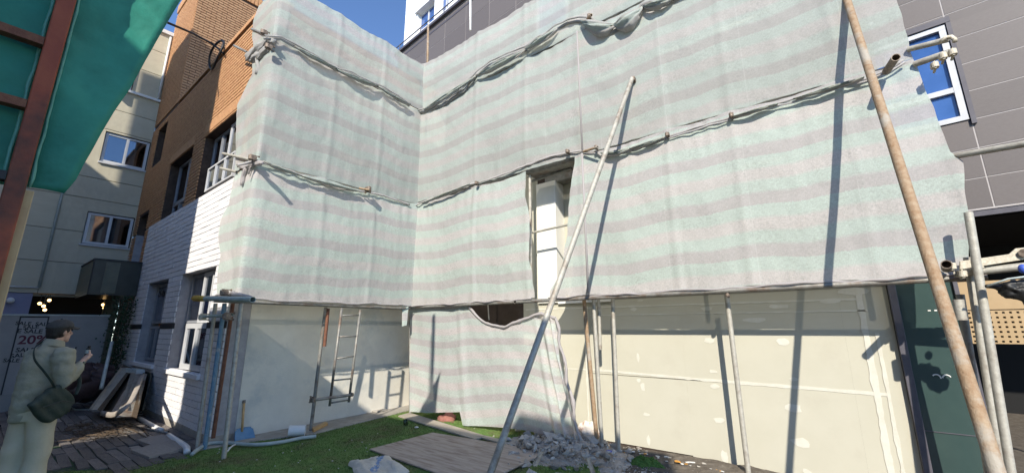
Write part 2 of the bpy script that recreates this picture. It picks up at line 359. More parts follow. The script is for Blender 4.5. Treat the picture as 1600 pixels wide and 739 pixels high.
# brown pavers in long running rows west of the turf: the largest in view are pieces, the rest one mesh
pav = MB().box(-20, -6.3, -3, 2.25, -.02, .004).build('paving', M['earth']); tag(pav, kind='structure')
def unit_box(bv=.06):
    b = MB().box(-.5, .5, -.5, .5, -.5, .5).build('unit', M['dark']); return b
ub = unit_box(); UM = ub.data; bpy.data.objects.remove(ub)
def shared(m, key, cache={}):
    k = (m.name, key)
    if k not in cache: cache[k] = UM.copy(); cache[k].materials.clear(); cache[k].materials.append(m); cache[k].name = key
    return cache[k]
def piece(name, m, parent, c, size, rz=0, rx=0, ry=0):
    o = bpy.data.objects.new(name, shared(m, name)); COL.objects.link(o); o.parent = parent; o.location = c; o.scale = size; o.rotation_euler = (rx, ry, rz); return o
rp = random.Random(5); pv = []
y = 2.18; row = 0
while y > -1.2:
    x = -6.45-rp.uniform(0, .4)
    while x > -14.5:
        L_ = rp.choice((.42, .5, .62, .8))
        if not inside((x-L_/2, y), turf_pts) and rp.random() > .06: pv.append((x-L_/2, y, L_))
        x -= L_+.012
    y -= .112; row += 1
pv.sort(key=lambda q: (q[0]**2+q[1]**2))
psm = MB()
for i, (x, y, L_) in enumerate(pv):
    h = .03+rp.uniform(-.008, .010)
    if i < 300: piece('paver', M['paverl'] if rp.random() < .10 else M['paver'], pav, (x, y, h/2), (L_, .10, h), rp.gauss(0, .02), rp.gauss(0, .012), rp.gauss(0, .008))
    else: psm.box(x-L_/2, x+L_/2, y-.05, y+.05, 0, h)
tag(psm.build('paver_rows', M['paver'], pav), kind='stuff')
# ================================================================== brick building
YF = 2.25; XC = -7.28; XW = -15.4
bb = empty('brick_building', 'brick building with white painted lower storey and orange brick above, left of the nets', 'building', (-10, 2.6, 0))
def B(o): o.parent = bb; o.matrix_parent_inverse = bb.matrix_world.inverted(); o.matrix_parent_inverse = Matrix.Translation((10, -2.6, 0)); return o
low = [(-12.5, -10.86, .92, 2.6), (-9.98, -8.1, .9, 2.62)]
upw = [(-12.6, -10.75, 4.12, 5.52), (-10.05, -7.75, 4.12, 5.5)]
slit = [(-14.75, -13.75, 6.0, 7.1), (-15.0, -13.9, 2.6, 4.6)]
holes = low+upw+slit
wl = MB()
for a, b, c, d in grid_holes(XW, XC, 0, 4.1, holes): wl.box(a, b, YF+.012, YF+.30, c, d)
B(wl.build('painted_wall', M['whitem']))
wu = MB()
for a, b, c, d in grid_holes(XW, XC, 4.1, 7.4, holes): wu.box(a, b, YF+.012, YF+.30, c, d)
B(wu.build('brick_wall', M['mortar']))
# white courses: long painted bricks
rb = random.Random(11); wb = []
z = .12; row = 0
while z < 4.08:
    h = .088
    x = XC-(.0 if row % 2 else .17)
    if row % 2 == 0: 
        for q in cut(XC-.16, XC, z, z+h, holes): wb.append((*q,))
    while x > -13.6:
        L_ = .34
        for q in cut(max(x-L_, -13.6), x-.004, z, z+h, holes): wb.append(q)
        x -= L_
    z += .1; row += 1
wb.sort(key=lambda q: (q[0]**2)+(q[2]-1.6)**2)
ws = MB()
bb_piece = []
for i, (a, b, c, d) in enumerate(wb):
    pr = .016+rb.uniform(-.003, .003); jz = rb.gauss(0, .0015)
    if c > 1.60 and d < 1.73: continue
    if i < 300:
        B(piece('brick', M['whiteb'], None, ((a+b)/2, YF+.012-pr/2+.02, (c+d)/2+jz), (b-a-.004, pr+.04, d-c)))
    else: ws.box(a, b-.003, YF-pr+.012, YF+.02, c+jz, d+jz)
B(tag(ws.build('brick_courses', M['whiteb']), kind='stuff'))
# dark painted band across the piers
for a, b in ((-7.3, -8.1), (-9.98, -10.86), (-12.5, -13.5)): B(MB().box(b, a, YF-.012, YF+.02, 1.605, 1.70).build('band', M['ink']))
B(MB().box(-13.6, XC+.004, YF-.008, YF+.28, 0, .115).build('plinth', M['concrete']))
def courses(m, u0, u1, z0, z1, hol, f, bl=.23, bh=.077, skip=.0):
    z = z0; r_ = 0
    while z+bh < z1+.001:
        u = u0-(bl/2 if r_ % 2 else 0)
        while u < u1:
            a, b = max(u, u0), min(u+bl-.012, u1)
            if b-a > .02:
                for q in cut(a, b, z, z+bh-.024, hol): f(m, *q)
            u += bl
        z += bh; r_ += 1
def fy(Y):
    def g(m, a, b, c, d):
        p = .010+rb.uniform(-.0012, .0012); m.add([(a, Y-p, c), (b, Y-p, c), (b, Y-p, d), (a, Y-p, d), (a, Y+.012, c), (b, Y+.012, c), (b, Y+.012, d), (a, Y+.012, d)], [(0, 1, 2, 3), (4, 5, 1, 0), (3, 2, 6, 7), (4, 0, 3, 7), (1, 5, 6, 2)])
    return g
def fx(X):
    def g(m, a, b, c, d):
        p = .010+rb.uniform(-.0012, .0012); m.add([(X+p, a, c), (X+p, b, c), (X+p, b, d), (X+p, a, d), (X-.012, a, c), (X-.012, b, c), (X-.012, b, d), (X-.012, a, d)], [(0, 1, 2, 3), (4, 5, 1, 0), (3, 2, 6, 7), (4, 0, 3, 7), (1, 5, 6, 2)])
    return g
ob = MB(); courses(ob, XW, XC, 4.11, 7.32, upw+slit, fy(YF)); courses(ob, XW, -13.6, 2.3, 4.1, slit, fy(YF))
B(tag(ob.build('orange_bricks', M['brick']), kind='stuff'))
B(MB().box(-13.0, XC+.02, YF-.03, YF+.33, 7.33, 7.42).build('coping', M['brick']))
for u0 in (-12.6, -10.05):                                     # soldier courses over the upper windows
    mm = MB(); u = u0
    while u < u0+(1.85 if u0 < -11 else 2.3): mm.box(u, u+.06, YF-.022, YF+.012, 5.53, 5.70); u += .075
    B(mm.build('soldier_course', M['brick']))
mm = MB(); u = -13.5
while u < XC-.1: mm.box(u, u+.085, YF-.026, YF+.01, 3.88, 4.07) if u > -11 and False else None; u += .1
# tower with its +X flank set back behind the parapet
TX = -13.07
tw = MB(); tw.box(XW, TX-.012, YF+.012, 7.0, 7.4, 11.6); B(tw.build('tower_wall', M['mortar']))
tbk = MB(); courses(tbk, XW, TX, 7.40, 11.3, [], fy(YF)); B(tag(tbk.build('tower_front_bricks', M['brick']), kind='stuff'))
tb2 = MB(); courses(tb2, YF, 7.0, 7.0, 11.3, [], fx(TX)); B(tag(tb2.build('tower_flank_bricks', M['brick2']), kind='stuff'))
mm = MB(); u = YF
while u < 7: mm.box(TX-.3, TX+.03, u, u+.085, 11.3, 11.58); u += .1
u = XW
while u < TX-.35: mm.box(u, u+.085, YF-.03, YF+.3, 11.3, 11.58); u += .1
B(mm.build('tower_coping', M['brick']))
B(MB().box(XW, TX-.05, YF+.31, 7.4, 0, 7.38).build('tower_core', M['brick']))
# roof slab behind the parapet, side wall with render facing the scaffold
B(MB().box(TX+.03, XC-.02, YF+.31, 7.4, 6.9, 7.0).build('roof', M['concrete']))
sw = MB().box(XC-.28, XC, YF+.303, 7.4, 0, 6.895).build('rendered_side_wall', M['plaster']); B(sw)
B(MB().box(XC-.28, XC-.004, YF+.303, 7.4, 6.9, 7.35).build('side_parapet', M['brick']))
def window(parent_fn, x0, x1, z0, z1, Y, fm, n=2, fw=.05, trans=None, curtain=True, nm='window', face='Y'):
    """framed window in a wall: frame (> pane, curtain)"""
    f = MB(); T = (lambda b: b)
    y0, y1 = Y, Y+.06
    f.box(x0, x1, y0, y1, z0, z0+fw).box(x0, x1, y0, y1, z1-fw, z1).box(x0, x0+fw, y0+.002, y1-.002, z0+fw, z1-fw).box(x1-fw, x1, y0+.002, y1-.002, z0+fw, z1-fw)
    for i in range(1, n):
        xm = lerp(x0, x1, i/n); f.box(xm-fw/2, xm+fw/2, y0-.006, y1-.006, z0+fw, z1-fw)
    if trans: f.box(x0+fw, x1-fw, y0+.004, y1-.004, trans-fw/2, trans+fw/2)
    fo = f.build(nm, fm)
    for i in range(n):
        a, b = lerp(x0, x1, i/n)+fw/2, lerp(x0, x1, (i+1)/n)-fw/2
        p = MB().box(a, b, Y+.025, Y+.031, z0+fw, z1-fw).build('pane', M['glass'], fo)
    if curtain:
        c = MB(); k = int((x1-x0)/.03)
        vs = []; 
        for i in range(k+1):
            xx = lerp(x0, x1, i/k); yy = Y+.20+.035*math.sin(i*.9)+.02*math.sin(i*.37); vs += [(xx, yy, z0), (xx, yy, z1)]
        c.add(vs, [(2*i, 2*i+2, 2*i+3, 2*i+1) for i in range(k)]); c.build('curtain', M['curtain'], fo)
    if face == 'X': pass
    return parent_fn(fo)
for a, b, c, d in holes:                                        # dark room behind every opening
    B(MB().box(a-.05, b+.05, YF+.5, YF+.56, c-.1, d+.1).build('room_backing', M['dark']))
window(B, -12.48, -10.88, 1.72, 2.58, YF+.16, M['gframe'], 2); window(B, -12.48, -10.88, .94, 1.66, YF+.16, M['gframe'], 3, curtain=False)
window(B, -9.96, -9.2, 1.70, 2.60, YF+.16, M['gframe'], 1); window(B, -9.19, -8.12, 1.70, 2.60, YF+.14, M['wframe'], 2, .07)
window(B, -9.96, -9.35, .92, 1.66, YF+.16, M['gframe'], 1, curtain=False); window(B, -9.34, -8.12, .93, 1.69, YF+.03, M['wframe'], 2, .085)
window(B, -12.5, -10.8, 4.5, 5.50, YF+.16, M['gframe'], 2); window(B, -12.5, -10.8, 4.14, 4.5, YF+.16, M['gframe'], 3, curtain=False)
window(B, -10.03, -9.0, 4.15, 5.48, YF+.16, M['gframe'], 2, trans=4.6); window(B, -8.95, -7.8, 4.15, 5.46, YF+.12, M['wframe'], 2, .045)
window(B, -9.4, -8.0, 4.15, 4.62, YF-.02, M['wframe'], 3, .03, curtain=False, nm='awning_window')
for a, b, c, d in slit: window(B, a+.02, b-.02, c+.02, d-.02, YF+.18, M['gframe'], 1, curtain=False)
for a, b, c, d in low: B(MB().box(a-.06, b+.06, YF-.05, YF+.03, c-.075, c-.002).build('sill', M['whiteb'], bevel=.006))
def text(name, s, size, m, loc, rot, parent=None, ext=.002, sx=1):
    cu = bpy.data.curves.new(name, 'FONT'); cu.body = s; cu.size = size; cu.extrude = ext; cu.align_x = 'CENTER'; cu.align_y = 'CENTER'; cu.offset = size*.02
    t = bpy.data.objects.new(name, cu); COL.objects.link(t); bpy.context.view_layer.update()
    me = bpy.data.meshes.new_from_object(t.evaluated_get(bpy.context.evaluated_depsgraph_get())); bpy.data.objects.remove(t)
    me.materials.clear(); me.materials.append(m); o = bpy.data.objects.new(name, me); COL.objects.link(o); o.location = loc; o.rotation_euler = rot; o.scale = (sx, 1, 1)
    if parent: o.parent = parent
    return o
B(text('window_lettering', 'OHO', .19, M['ink'], (-12.0, YF+.15, 2.36), (R(90), 0, 0)))
# black cable with a loop on the brick tower
cb = [PY(262, 36, 1.2), PY(300, 52, 1.7), PY(330, 68, 2.1), PY(343, 78, 2.19), PY(350, 85, 2.19)]
lp = [PY(350+0, 85, 2.19)]
cx_, cz_ = PY(338, 86, 2.19)[0], PY(338, 86, 2.19)[2]
loop = [(cx_+.42*math.cos(t)*1.0, 2.18+.02*math.sin(t*2), cz_+.30*math.sin(t)) for t in [i*.35+.3 for i in range(22)]]
tag(MB().tube(cb+loop, .022, 8).build('cable', M['wire'], smooth=True), 'black cable running from the tarp to a coil on the brick parapet', 'cable')
# ================================================================== beige building
bg_ = empty('beige_building', 'beige panelled building with white sliding windows behind the brick building', 'building', (XW-2, 0, 0))
def BG(o): o.parent = bg_; o.matrix_parent_inverse = Matrix.Translation((2-XW, 0, 0)); return o
bw = [(1.30, 2.24, 6.04, 6.92), (1.31, 2.23, 3.78, 4.64), (1.0, 1.62, 8.3, 9.6)]
m_ = MB()
for a, b, c, d in grid_holes(-6, 2.262, 2.47, 10.45, bw): m_.box(XW-.35, XW-.03, a, b, c, d)
BG(m_.build('wall', M['joint']))
BG(MB().box(XW-5, XW-.36, -6, 2.262, 2.6, 10.44).build('core', M['beige']))
zs = [2.47, 3.26, 4.08, 4.98, 5.55, 6.98, 7.6, 8.22, 9.05, 9.8, 10.45]; ys = [-6, -4.2, -2.7, -1.5, -.45, .80, 2.262]
rg = random.Random(2)
for z0, z1 in zip(zs, zs[1:]):
    for y0, y1 in zip(ys, ys[1:]):
        for a, b, c, d in grid_holes(y0+.006, y1-.006, z0+.008, z1-.008, bw):
            BG(piece('panel', M['beige'], None, (XW-.015, (a+b)/2, (c+d)/2), (.05, b-a, d-c)))
def window_x(fn, y0, y1, z0, z1, X, fm, n=2, fw=.05, nm='window'):
    f = MB(); f.box(X-.06, X, y0, y1, z0, z0+fw).box(X-.06, X, y0, y1, z1-fw, z1).box(X-.058, X-.002, y0, y0+fw, z0+fw, z1-fw).box(X-.058, X-.002, y1-fw, y1, z0+fw, z1-fw)
    for i in range(1, n): ym = lerp(y0, y1, i/n); f.box(X-.054, X+.004, ym-fw/2, ym+fw/2, z0+fw, z1-fw)
    fo = f.build(nm, fm)
    for i in range(n): MB().box(X-.035, X-.029, lerp(y0, y1, i/n)+fw/2, lerp(y0, y1, (i+1)/n)-fw/2, z0+fw, z1-fw).build('pane', M['glass'], fo)
    MB().box(X-.20, X-.19, y0, y1-.25*(y1-y0), z0, z1).build('blind', M['curtain'], fo)
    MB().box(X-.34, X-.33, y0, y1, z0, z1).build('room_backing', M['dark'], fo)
    return fn(fo)
window_x(BG, 1.32, 2.22, 6.06, 6.90, XW-.03, M['wframe'], 2, .055); window_x(BG, 1.33, 2.21, 3.80, 4.62, XW-.03, M['wframe'], 2, .055); window_x(BG, 1.02, 1.60, 8.32, 9.58, XW-.03, M['wframe'], 1, .06)
for y0, y1, zz in ((1.28, 2.26, 6.02), (1.28, 2.25, 3.76)): BG(MB().box(XW+.01, XW+.06, y0, y1, zz-.03, zz+.015).build('sill', M['wframe']))
BG(MB().box(XW-.1, XW+.09, .9, 2.3, 8.2, 8.27).build('ledge', M['pvc'])); BG(MB().box(XW-.1, XW+.35, .98, 1.06, 8.27, 9.7).build('fin', M['beige']))
BG(MB().box(XW-.2, XW+.08, -6, 2.262, 10.45, 10.56).build('coping', M['pvc']))
BG(MB().tube([(XW+.045, .80, 2.6), (XW+.045, .80, 6.0), (XW+.045, .78, 8)], .028, 8).build('downpipe', M['pvcg'], smooth=True)); BG(MB().tube([(XW+.045, .80, 2.6), (XW+.045, -.9, 2.6)], .02, 8).build('branch_pipe', M['pvc'], smooth=True))
BG(MB().tube([(XW+.05, 2.19, 8.3), (XW+.05, 2.19, 10.4)], .03, 8).build('corner_pipe', M['pvc'], smooth=True))
BG(MB().box(XW-.3, XW-.02, -6, .74, 0, 2.465).build('lavender_wall', M['lav'])); BG(MB().box(XW-1.3, XW-1.2, .74, 2.262, 0, 2.465).build('shop_back', M['dark'])); BG(MB().box(XW-.3, XW-.1, 2.0, 2.262, 0, 2.465).build('shop_pier', M['baylt']))
BG(MB().ball((XW+.06, .42, 2.28), .07, 10, 8).build('wall_lamp', M['pvc'], smooth=True))
for j, (py_, pz_) in enumerate([(62, 474), (68, 478), (70, 484), (77, 469), (161, 476), (167, 472), (163, 481), (165, 479)]):
    p = PX(py_, pz_, XW-.25); o = empty('pendant_lamp', ['lit pendant bulb', ''][0]+' '+['lowest left of the first cluster', 'in the middle of the first cluster', 'nearest the person in the first cluster', 'highest of the first cluster', 'left of the far cluster', 'highest of the far cluster', 'lowest of the far cluster', 'in the middle of the far cluster'][j]+', above the grey hoarding', 'lamp', p, group='lit bulbs hanging in the dark shop')
    MB().ball((0, 0, 0), .035, 10, 8).build('bulb', M['bulb'], o, smooth=True); MB().tube([(0, 0, .03), (0, 0, 2.46-p.z)], .006, 6).build('cord', M['wire'], o)
# dark bay box on the beige building
bx = MB().box(XW-.02, -13.46, 1.43, 2.235, 2.38, 3.17).build('bay', M['bay']); BG(bx)
BG(MB().box(XW, -13.44, 1.41, 2.237, 3.172, 3.20).build('bay_cap', M['ink'])); BG(MB().box(-13.5, -13.445, 1.415, 1.435, 2.38, 3.17).build('bay_corner', M['ink']))
BG(MB().box(XW, -13.52, 1.415, 1.428, 2.42, 3.12).build('bay_end', M['baylt']))
BG(MB().box(-13.458, -13.452, 1.62, 1.86, 2.42, 3.14).build('bay_panel', M['baylt']))
# grey hoarding with a sale poster
XH = -13.55
hd = MB().box(XH-.06, XH, -6, 1.87, 0, 1.90).build('hoarding', M['hoard']); tag(hd, 'low grey hoarding wall behind the person, below the beige building', 'wall')
MB().box(XH-.08, XH+.02, -6, 1.875, 1.90, 1.93).build('top_rail', M['pvcg'], hd)
y0p, y1p = PX(17, 560, XH)[1], PX(74, 500, XH)[1]
po = MB().box(XH+.001, XH+.008, y0p, y1p, .35, 1.86).build('sale_poster', M['poster']); tag(po, 'tall grey poster reading SALE and 20, framed in black, behind the person', 'poster')
fr = MB(); 
for a, b, c, d in ((y0p-.02, y1p+.02, 1.86, 1.885), (y0p-.02, y0p, .35, 1.86), (y1p, y1p+.02, 1.70, 1.86)): fr.box(XH+.001, XH+.016, a, b, c, d)
fr.build('black_border', M['ink'], po)
ym = (y0p+y1p)/2
for s_, dy, z, sz, m2, tl in (('SALE  SALE', 0, 1.73, .10, 'ink', .06), ('SALE', -.02, 1.665, .10, 'ink', -.12), ('E SALE', -.02, 1.58, .12, 'ink', .05), ('20%', .05, 1.40, .24, 'redink', 0), ('SALE', -.02, 1.20, .12, 'ink', .06), ('SALE', -.08, 1.10, .11, 'ink', -.1), ('SALE SA', -.1, 1.0, .10, 'ink', .08), ('SALE', .1, .88, .1, 'ink', -.05)):
    text('lettering', s_, sz, M[m2], (XH+.010, ym+dy, z), (R(90), tl, R(90)), po)
gp = MB().box(XH+.03, XH+.06, -1.5, .28, 0, 1.05).build('garden_screen', M['turfo']); tag(gp, 'low dark green screen against the hoarding at the left edge', 'screen')
# ================================================================== new building behind the nets
YD = 5.55
nb = empty('unfinished_building', 'new building clad in cream drywall behind the striped nets, with filled joints', 'building', (-2, 6, 0))
def NB(o): o.parent = nb; o.matrix_parent_inverse = Matrix.Translation((2, -6, 0)); return o
XL = -4.25
gap = [(-3.535, -2.66, 2.02, 4.12)]
m_ = MB()
for a, b, c, d in grid_holes(XL, .43, 0, 7.0, gap): m_.box(a, b, YD+.016, YD+.2, c, d)
NB(m_.build('frame_wall', M['brown']))
NB(MB().box(-7.25, XL-.003, 6.3, 6.5, 0, 7.0).build('recessed_wall', M['brown']))
NB(MB().box(-7.25, .43, YD+.21, 7.5, 7.0, 7.05).build('roof', M['concrete'])) 
NB(MB().box(XL-.12, XL-.002, YD+.02, 6.29, 0, 7.0).build('return_wall', M['brown']))
for x0, x1, z0, z1 in ((XL, -3.10, .03, 2.0), (-3.09, -1.6535, .03, .905), (-3.09, -1.6535, .913, 2.0), (-1.6530, .0275, -.02, .905), (-1.6530, .0275, .913, 2.0), (.028, .43, -.02, 2.0),
                       (XL, -3.93, 2.008, 4.2), (-2.64, -1.2, 2.008, 4.2), (-1.192, .43, 2.008, 4.2), (XL, -1.9, 4.21, 7), (-1.892, .43, 4.21, 7)):
    NB(MB().box(x0, x1, YD, YD+.0155, z0, z1).build('drywall_board', M['board']))
rc = random.Random(9)
def strip(pa, pb, w):
    pa, pb = Vector(pa), Vector(pb); n = max(6, int((pb-pa).length/.06)); t = (pb-pa).normalized(); q = Vector((-t.z, 0, t.x)); up = []; dn = []
    for i in range(n+1):
        p = pa.lerp(pb, i/n); ww = w*(.6+.5*abs(nz(i*.31, w*90))+.25*rc.random()); up.append(p+q*ww); dn.append(p-q*ww*(.7+.5*rc.random()))
    m = MB(); k = n+1; m.add(up+dn, [(i, i+1, k+i+1, k+i) for i in range(n)])
    me = NB(m.build('joint_compound', M['compound'])); s_ = me.modifiers.new('t', 'SOLIDIFY'); s_.thickness = .003; s_.offset = 0; return me
yj = YD-.003
strip((-3.05, yj, .965), (-1.5, yj, .925), .018); strip((-1.5, yj, .925), (.30, yj, .90), .022); strip((.20, yj-.001, 1.95), (.20, yj-.001, 0), .035); strip((.29, yj-.001, 1.5), (.29, yj-.001, 0), .02)
strip((-3.08, yj-.001, .23), (-3.08, yj-.001, 1.98), .018); strip((-3.6, yj, .95), (-3.1, yj, .96), .012); strip((-4.2, yj, 1.86), (.2, yj, 1.84), .012); strip((-3.0, yj-.001, 1.74), (.25, yj-.001, 1.72), .008)
for px_, py_, w_, h_ in ((1108, 532, 14, 6), (1224, 534, 15, 7), (1114, 580, 10, 4), (1117, 603, 10, 6), (1124, 656, 13, 6), (1240, 637, 16, 9), (1252, 692, 18, 10), (997, 559, 4, 12), (1004, 604, 6, 12), (1010, 647, 9, 4), (1013, 687, 5, 12), (1132, 713, 7, 14), (990, 483, 12, 6), (1104, 482, 14, 5), (1215, 479, 22, 5), (1180, 500, 26, 6), (1300, 470, 20, 5), (1330, 455, 30, 8), (1240, 592, 9, 4), (998, 594, 6, 5), (1260, 736, 8, 5), (1000, 470, 10, 4)):
    c = PY(px_, py_, YD-.0035); k = 9; poly = []
    for i in range(k):
        a = 6.283*i/k; r_ = .75+.5*rc.random(); poly.append((c.x+w_*.0050*r_*math.cos(a), c.y, c.z+h_*.0050*r_*math.sin(a)))
    NB(MB().prism(poly, (0, .003, 0)).build('filler_patch', M['compound']))
NB(MB().box(-2.9, .43, YD-.01, YD-.001, 1.965, 2.0).build('top_track', M['zincd']))
# the tall opening seen through the gap in the nets: white column, tan reveals
NB(MB().box(-3.92, -3.53, YD-.05, YD+.597, 1.95, 4.0).build('white_column', M['column'], bevel=.008))
NB(MB().box(-3.528, -2.4, YD+.22, YD+.32, 1.9, 4.3).build('reveal_board', M['board'])); 
NB(MB().box(-3.75, -2.62, YD-.02, YD+.2, 3.98, 4.13).build('lintel', M['zincd']))
NB(MB().box(-3.52, -2.6, YD-.06, YD+.5, 1.93, 2.018).build('sill', M['column']))
# teal glass panel at the right end with a dark frame post
tg = MB().box(.50, .905, YD-.02, YD+.02, -.0, 2.6).build('glass_panel', M['teal']); NB(tg)
NB(MB().box(.435, .497, YD-.07, YD+.05, 0, 2.6).build('frame_post', M['frame'], bevel=.004)); NB(MB().box(.5, .904, YD-.028, YD-.0205, .60, .607).build('panel_joint', M['frame']))
NB(MB().box(.907, .94, YD-.05, YD+.05, 0, 2.6).build('frame_post', M['frame'], bevel=.004))
NB(MB().box(.43, .72, YD+.021, YD+.2, 2.6, 6.5).build('end_wall', M['brown']))
for k in range(4): NB(MB().box(.70+k*.045, .72+k*.045, YD-.0225, YD-.0205, 1.70, 1.712).build('glass_marking', M['litterw']))
for dx, rr in ((0, 0), (.07, .5)):
    NB(MB().tube([(.66+dx+.03*math.cos(t), YD-.022, 1.08+.035*math.sin(t)) for t in [rr+i*.35 for i in range(8)]], .006, 6).build('glass_marking', M['litterw']))
# ================================================================== grey tiled building to the right and behind
ga = R(5); gt = Vector((math.cos(ga), -math.sin(ga), 0)); gn = Vector((-math.sin(ga), -math.cos(ga), 0)); g0 = Vector((1.5, 8, 0))
gb = empty('grey_tiled_building', 'tall building clad in dark grey tiles with blue windows, right of and behind the nets', 'building', tuple(g0), -ga)
# local frame: x along the wall (right), -y towards the court, z up
def GB(o): o.parent = gb; return o
ghol = [(-.98, .37, 4.37, 5.93), (-7.6, -6.4, 9.6, 11.4)]
m_ = MB()
for a, b, c, d in grid_holes(-15.6, 7, 3.08, 13.4, ghol): m_.box(a, b, -.003, .3, c, d)
GB(m_.build('grout_wall', M['grout']))
rg = random.Random(4)
def tiles(x0, x1, z0, z1, hol, w_=1.26, h_=.425, xo=.38, zo=3.10):
    k0 = math.floor((x0-xo)/w_); 
    x = xo+k0*w_
    while x < x1:
        z = zo+math.floor((z0-zo)/h_)*h_
        while z < z1:
            a, b, c, d = max(x+.007, -15.59), min(x+w_-.007, 6.99), max(z+.007, 3.085), min(z+h_-.007, 13.39)
            if b-a > .05 and d-c > .05:
                for q in grid_holes(a, b, c, d, [h for h in hol]):
                    if q[1]-q[0] > .03 and q[3]-q[2] > .03: GB(piece('tile', M['tile'], None, ((q[0]+q[1])/2, .002+rg.uniform(-.0012, .0012), (q[2]+q[3])/2), (q[1]-q[0], .02, q[3]-q[2])))
            z += h_
        x += w_
tiles(-1.5, 6.9, 3.1, 8.3, ghol); tiles(-15.6, -5.9, 10.2, 13.4, ghol, 1.26, .85, .38, 3.10)
def gwin(x0, x1, z0, z1, splits, vs=None):
    f = MB(); fw = .075; f.box(x0, x1, -.03, .08, z0, z0+fw).box(x0, x1, -.03, .08, z1-fw, z1).box(x0, x0+fw, -.028, .078, z0+fw, z1-fw).box(x1-fw, x1, -.028, .078, z0+fw, z1-fw)
    for s_ in splits: f.box(x0+fw, x1-fw, -.024, .07, s_-.04, s_+.04)
    fo = GB(f.build('window', M['wframe'])); lv = [z0+fw]+list(splits)+[z1-fw]
    for a, b in zip(lv, lv[1:]):
        MB().box(x0+fw, x1-fw, .03, .036, a, b).build('pane', M['glassb'], fo)
        MB().box(lerp(x0, x1, .45), lerp(x0, x1, .48), .015, .028, a, b).build('glazing_bar', M['bluep'], fo)
    return fo
gwin(-.97, .36, 4.38, 5.92, (4.87,))
GB(MB().box(.37, .42, -.05, .02, 4.3, 6.02).build('window_surround', M['frame'])); GB(MB().box(-1.0, .42, -.055, .02, 5.93, 6.02).build('window_surround', M['frame']))
gwin(-7.58, -6.42, 9.62, 11.38, ())
GB(MB().tube([(-.42, -.03, 6.35), (-.42, -.06, 6.35)], .035, 12).build('wall_anchor', M['pvc'], smooth=False))
# recess under the tiled wall, tan metal panels below
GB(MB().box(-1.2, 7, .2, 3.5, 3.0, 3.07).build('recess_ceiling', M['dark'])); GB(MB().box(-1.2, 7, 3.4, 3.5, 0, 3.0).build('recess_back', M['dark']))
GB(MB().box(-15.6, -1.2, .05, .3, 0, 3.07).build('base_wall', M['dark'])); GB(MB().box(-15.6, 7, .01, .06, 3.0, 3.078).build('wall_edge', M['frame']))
# ledge, railing and the white upper storeys set back behind the ledge
GB(MB().box(-15.8, 7, -.12, .3, 13.40, 13.50).build('ledge', M['frame'])); GB(MB().box(-15.7, 7, -.02, .0, 13.12, 13.20).build('trim', M['frame']))
rl = MB().tube([(-15.8, -.10, 13.72), (7, -.10, 13.72)], .022, 8)
k = -15.4
while k < 7: rl.tube([(k, -.10, 13.50), (k, -.10, 13.72)], .018, 6); k += 1.6
GB(rl.build('railing', M['frame']))
uh = [(-14.3, -13.05, 13.75, 14.75), (-12.75, -12.1, 13.75, 16.0), (-11.2, -9.5, 13.8, 16.0), (-8.0, -6.4, 14.6, 16.9)]
m_ = MB()
for a, b, c, d in grid_holes(-15.3, 7, 13.55, 21, uh): m_.box(a, b, .02, .32, c, d)
GB(m_.build('white_wall', M['whitew'])); GB(MB().box(-15.25, 7, .4, 8, 13.56, 20.9).build('core', M['whitew']))
GB(MB().box(-15.6, 7, 3.6, 8, 0, 13.5).build('core', M['frame'])); GB(MB().box(-15.6, -15.4, .3, 3.6, 0, 13.4).build('end_wall', M['tile']))
for a, b, c, d in uh:
    f = MB(); f.box(a, b, .16, .24, c, c+.08).box(a, b, .16, .24, d-.08, d).box(a, a+.08, .162, .238, c+.08, d-.08).box(b-.08, b, .162, .238, c+.08, d-.08).box((a+b)/2-.04, (a+b)/2+.04, .164, .236, c+.08, d-.08)
    fo = GB(f.build('window', M['wframe'])); MB().box(a+.08, b-.08, .20, .21, c+.08, d-.08).build('pane', M['glassb'], fo)
    GB(MB().box(a-.08, b+.08, -.08, .02, d+.002, d+.10).build('drip_hood', M['whitew']))
tp = empty('tan_metal_screen', 'tan metal screen behind the poles at the right edge, lower half perforated', 'screen', (1.0, 6.4, 0))
MB().box(.0, 1.6, 0, .03, 1.72, 2.02).build('solid_panel', M['tan'], tp)
pm = MB(); nx_, nz_ = 32, 7; W_, H_ = 1.6, .34; cw, ch = W_/nx_, H_/nz_
for i in range(nx_):
    for j in range(nz_):
        x0, z0 = i*cw, 1.37+j*ch; a, b = x0+cw*.3, x0+cw*.7; c, d = z0+ch*.3, z0+ch*.7; x1, z1 = x0+cw, z0+ch
        pm.add([(x0, 0, z0), (x1, 0, z0), (x1, 0, z1), (x0, 0, z1), (a, 0, c), (b, 0, c), (b, 0, d), (a, 0, d), (a, .02, c), (b, .02, c), (b, .02, d), (a, .02, d)],
               [(0, 1, 5, 4), (1, 2, 6, 5), (2, 3, 7, 6), (3, 0, 4, 7), (4, 5, 9, 8), (5, 6, 10, 9), (6, 7, 11, 10), (7, 4, 8, 11)])
pm.build('perforated_panel', M['tan'], tp); MB().box(0, 1.6, .05, .06, 1.37, 1.71).build('backing', M['dark'], tp)
MB().box(0, .02, .0, .05, 0, 1.37).build('side_post', M['frame'], tp); MB().box(1.58, 1.6, .0, .05, 0, 1.37).build('side_post', M['frame'], tp)
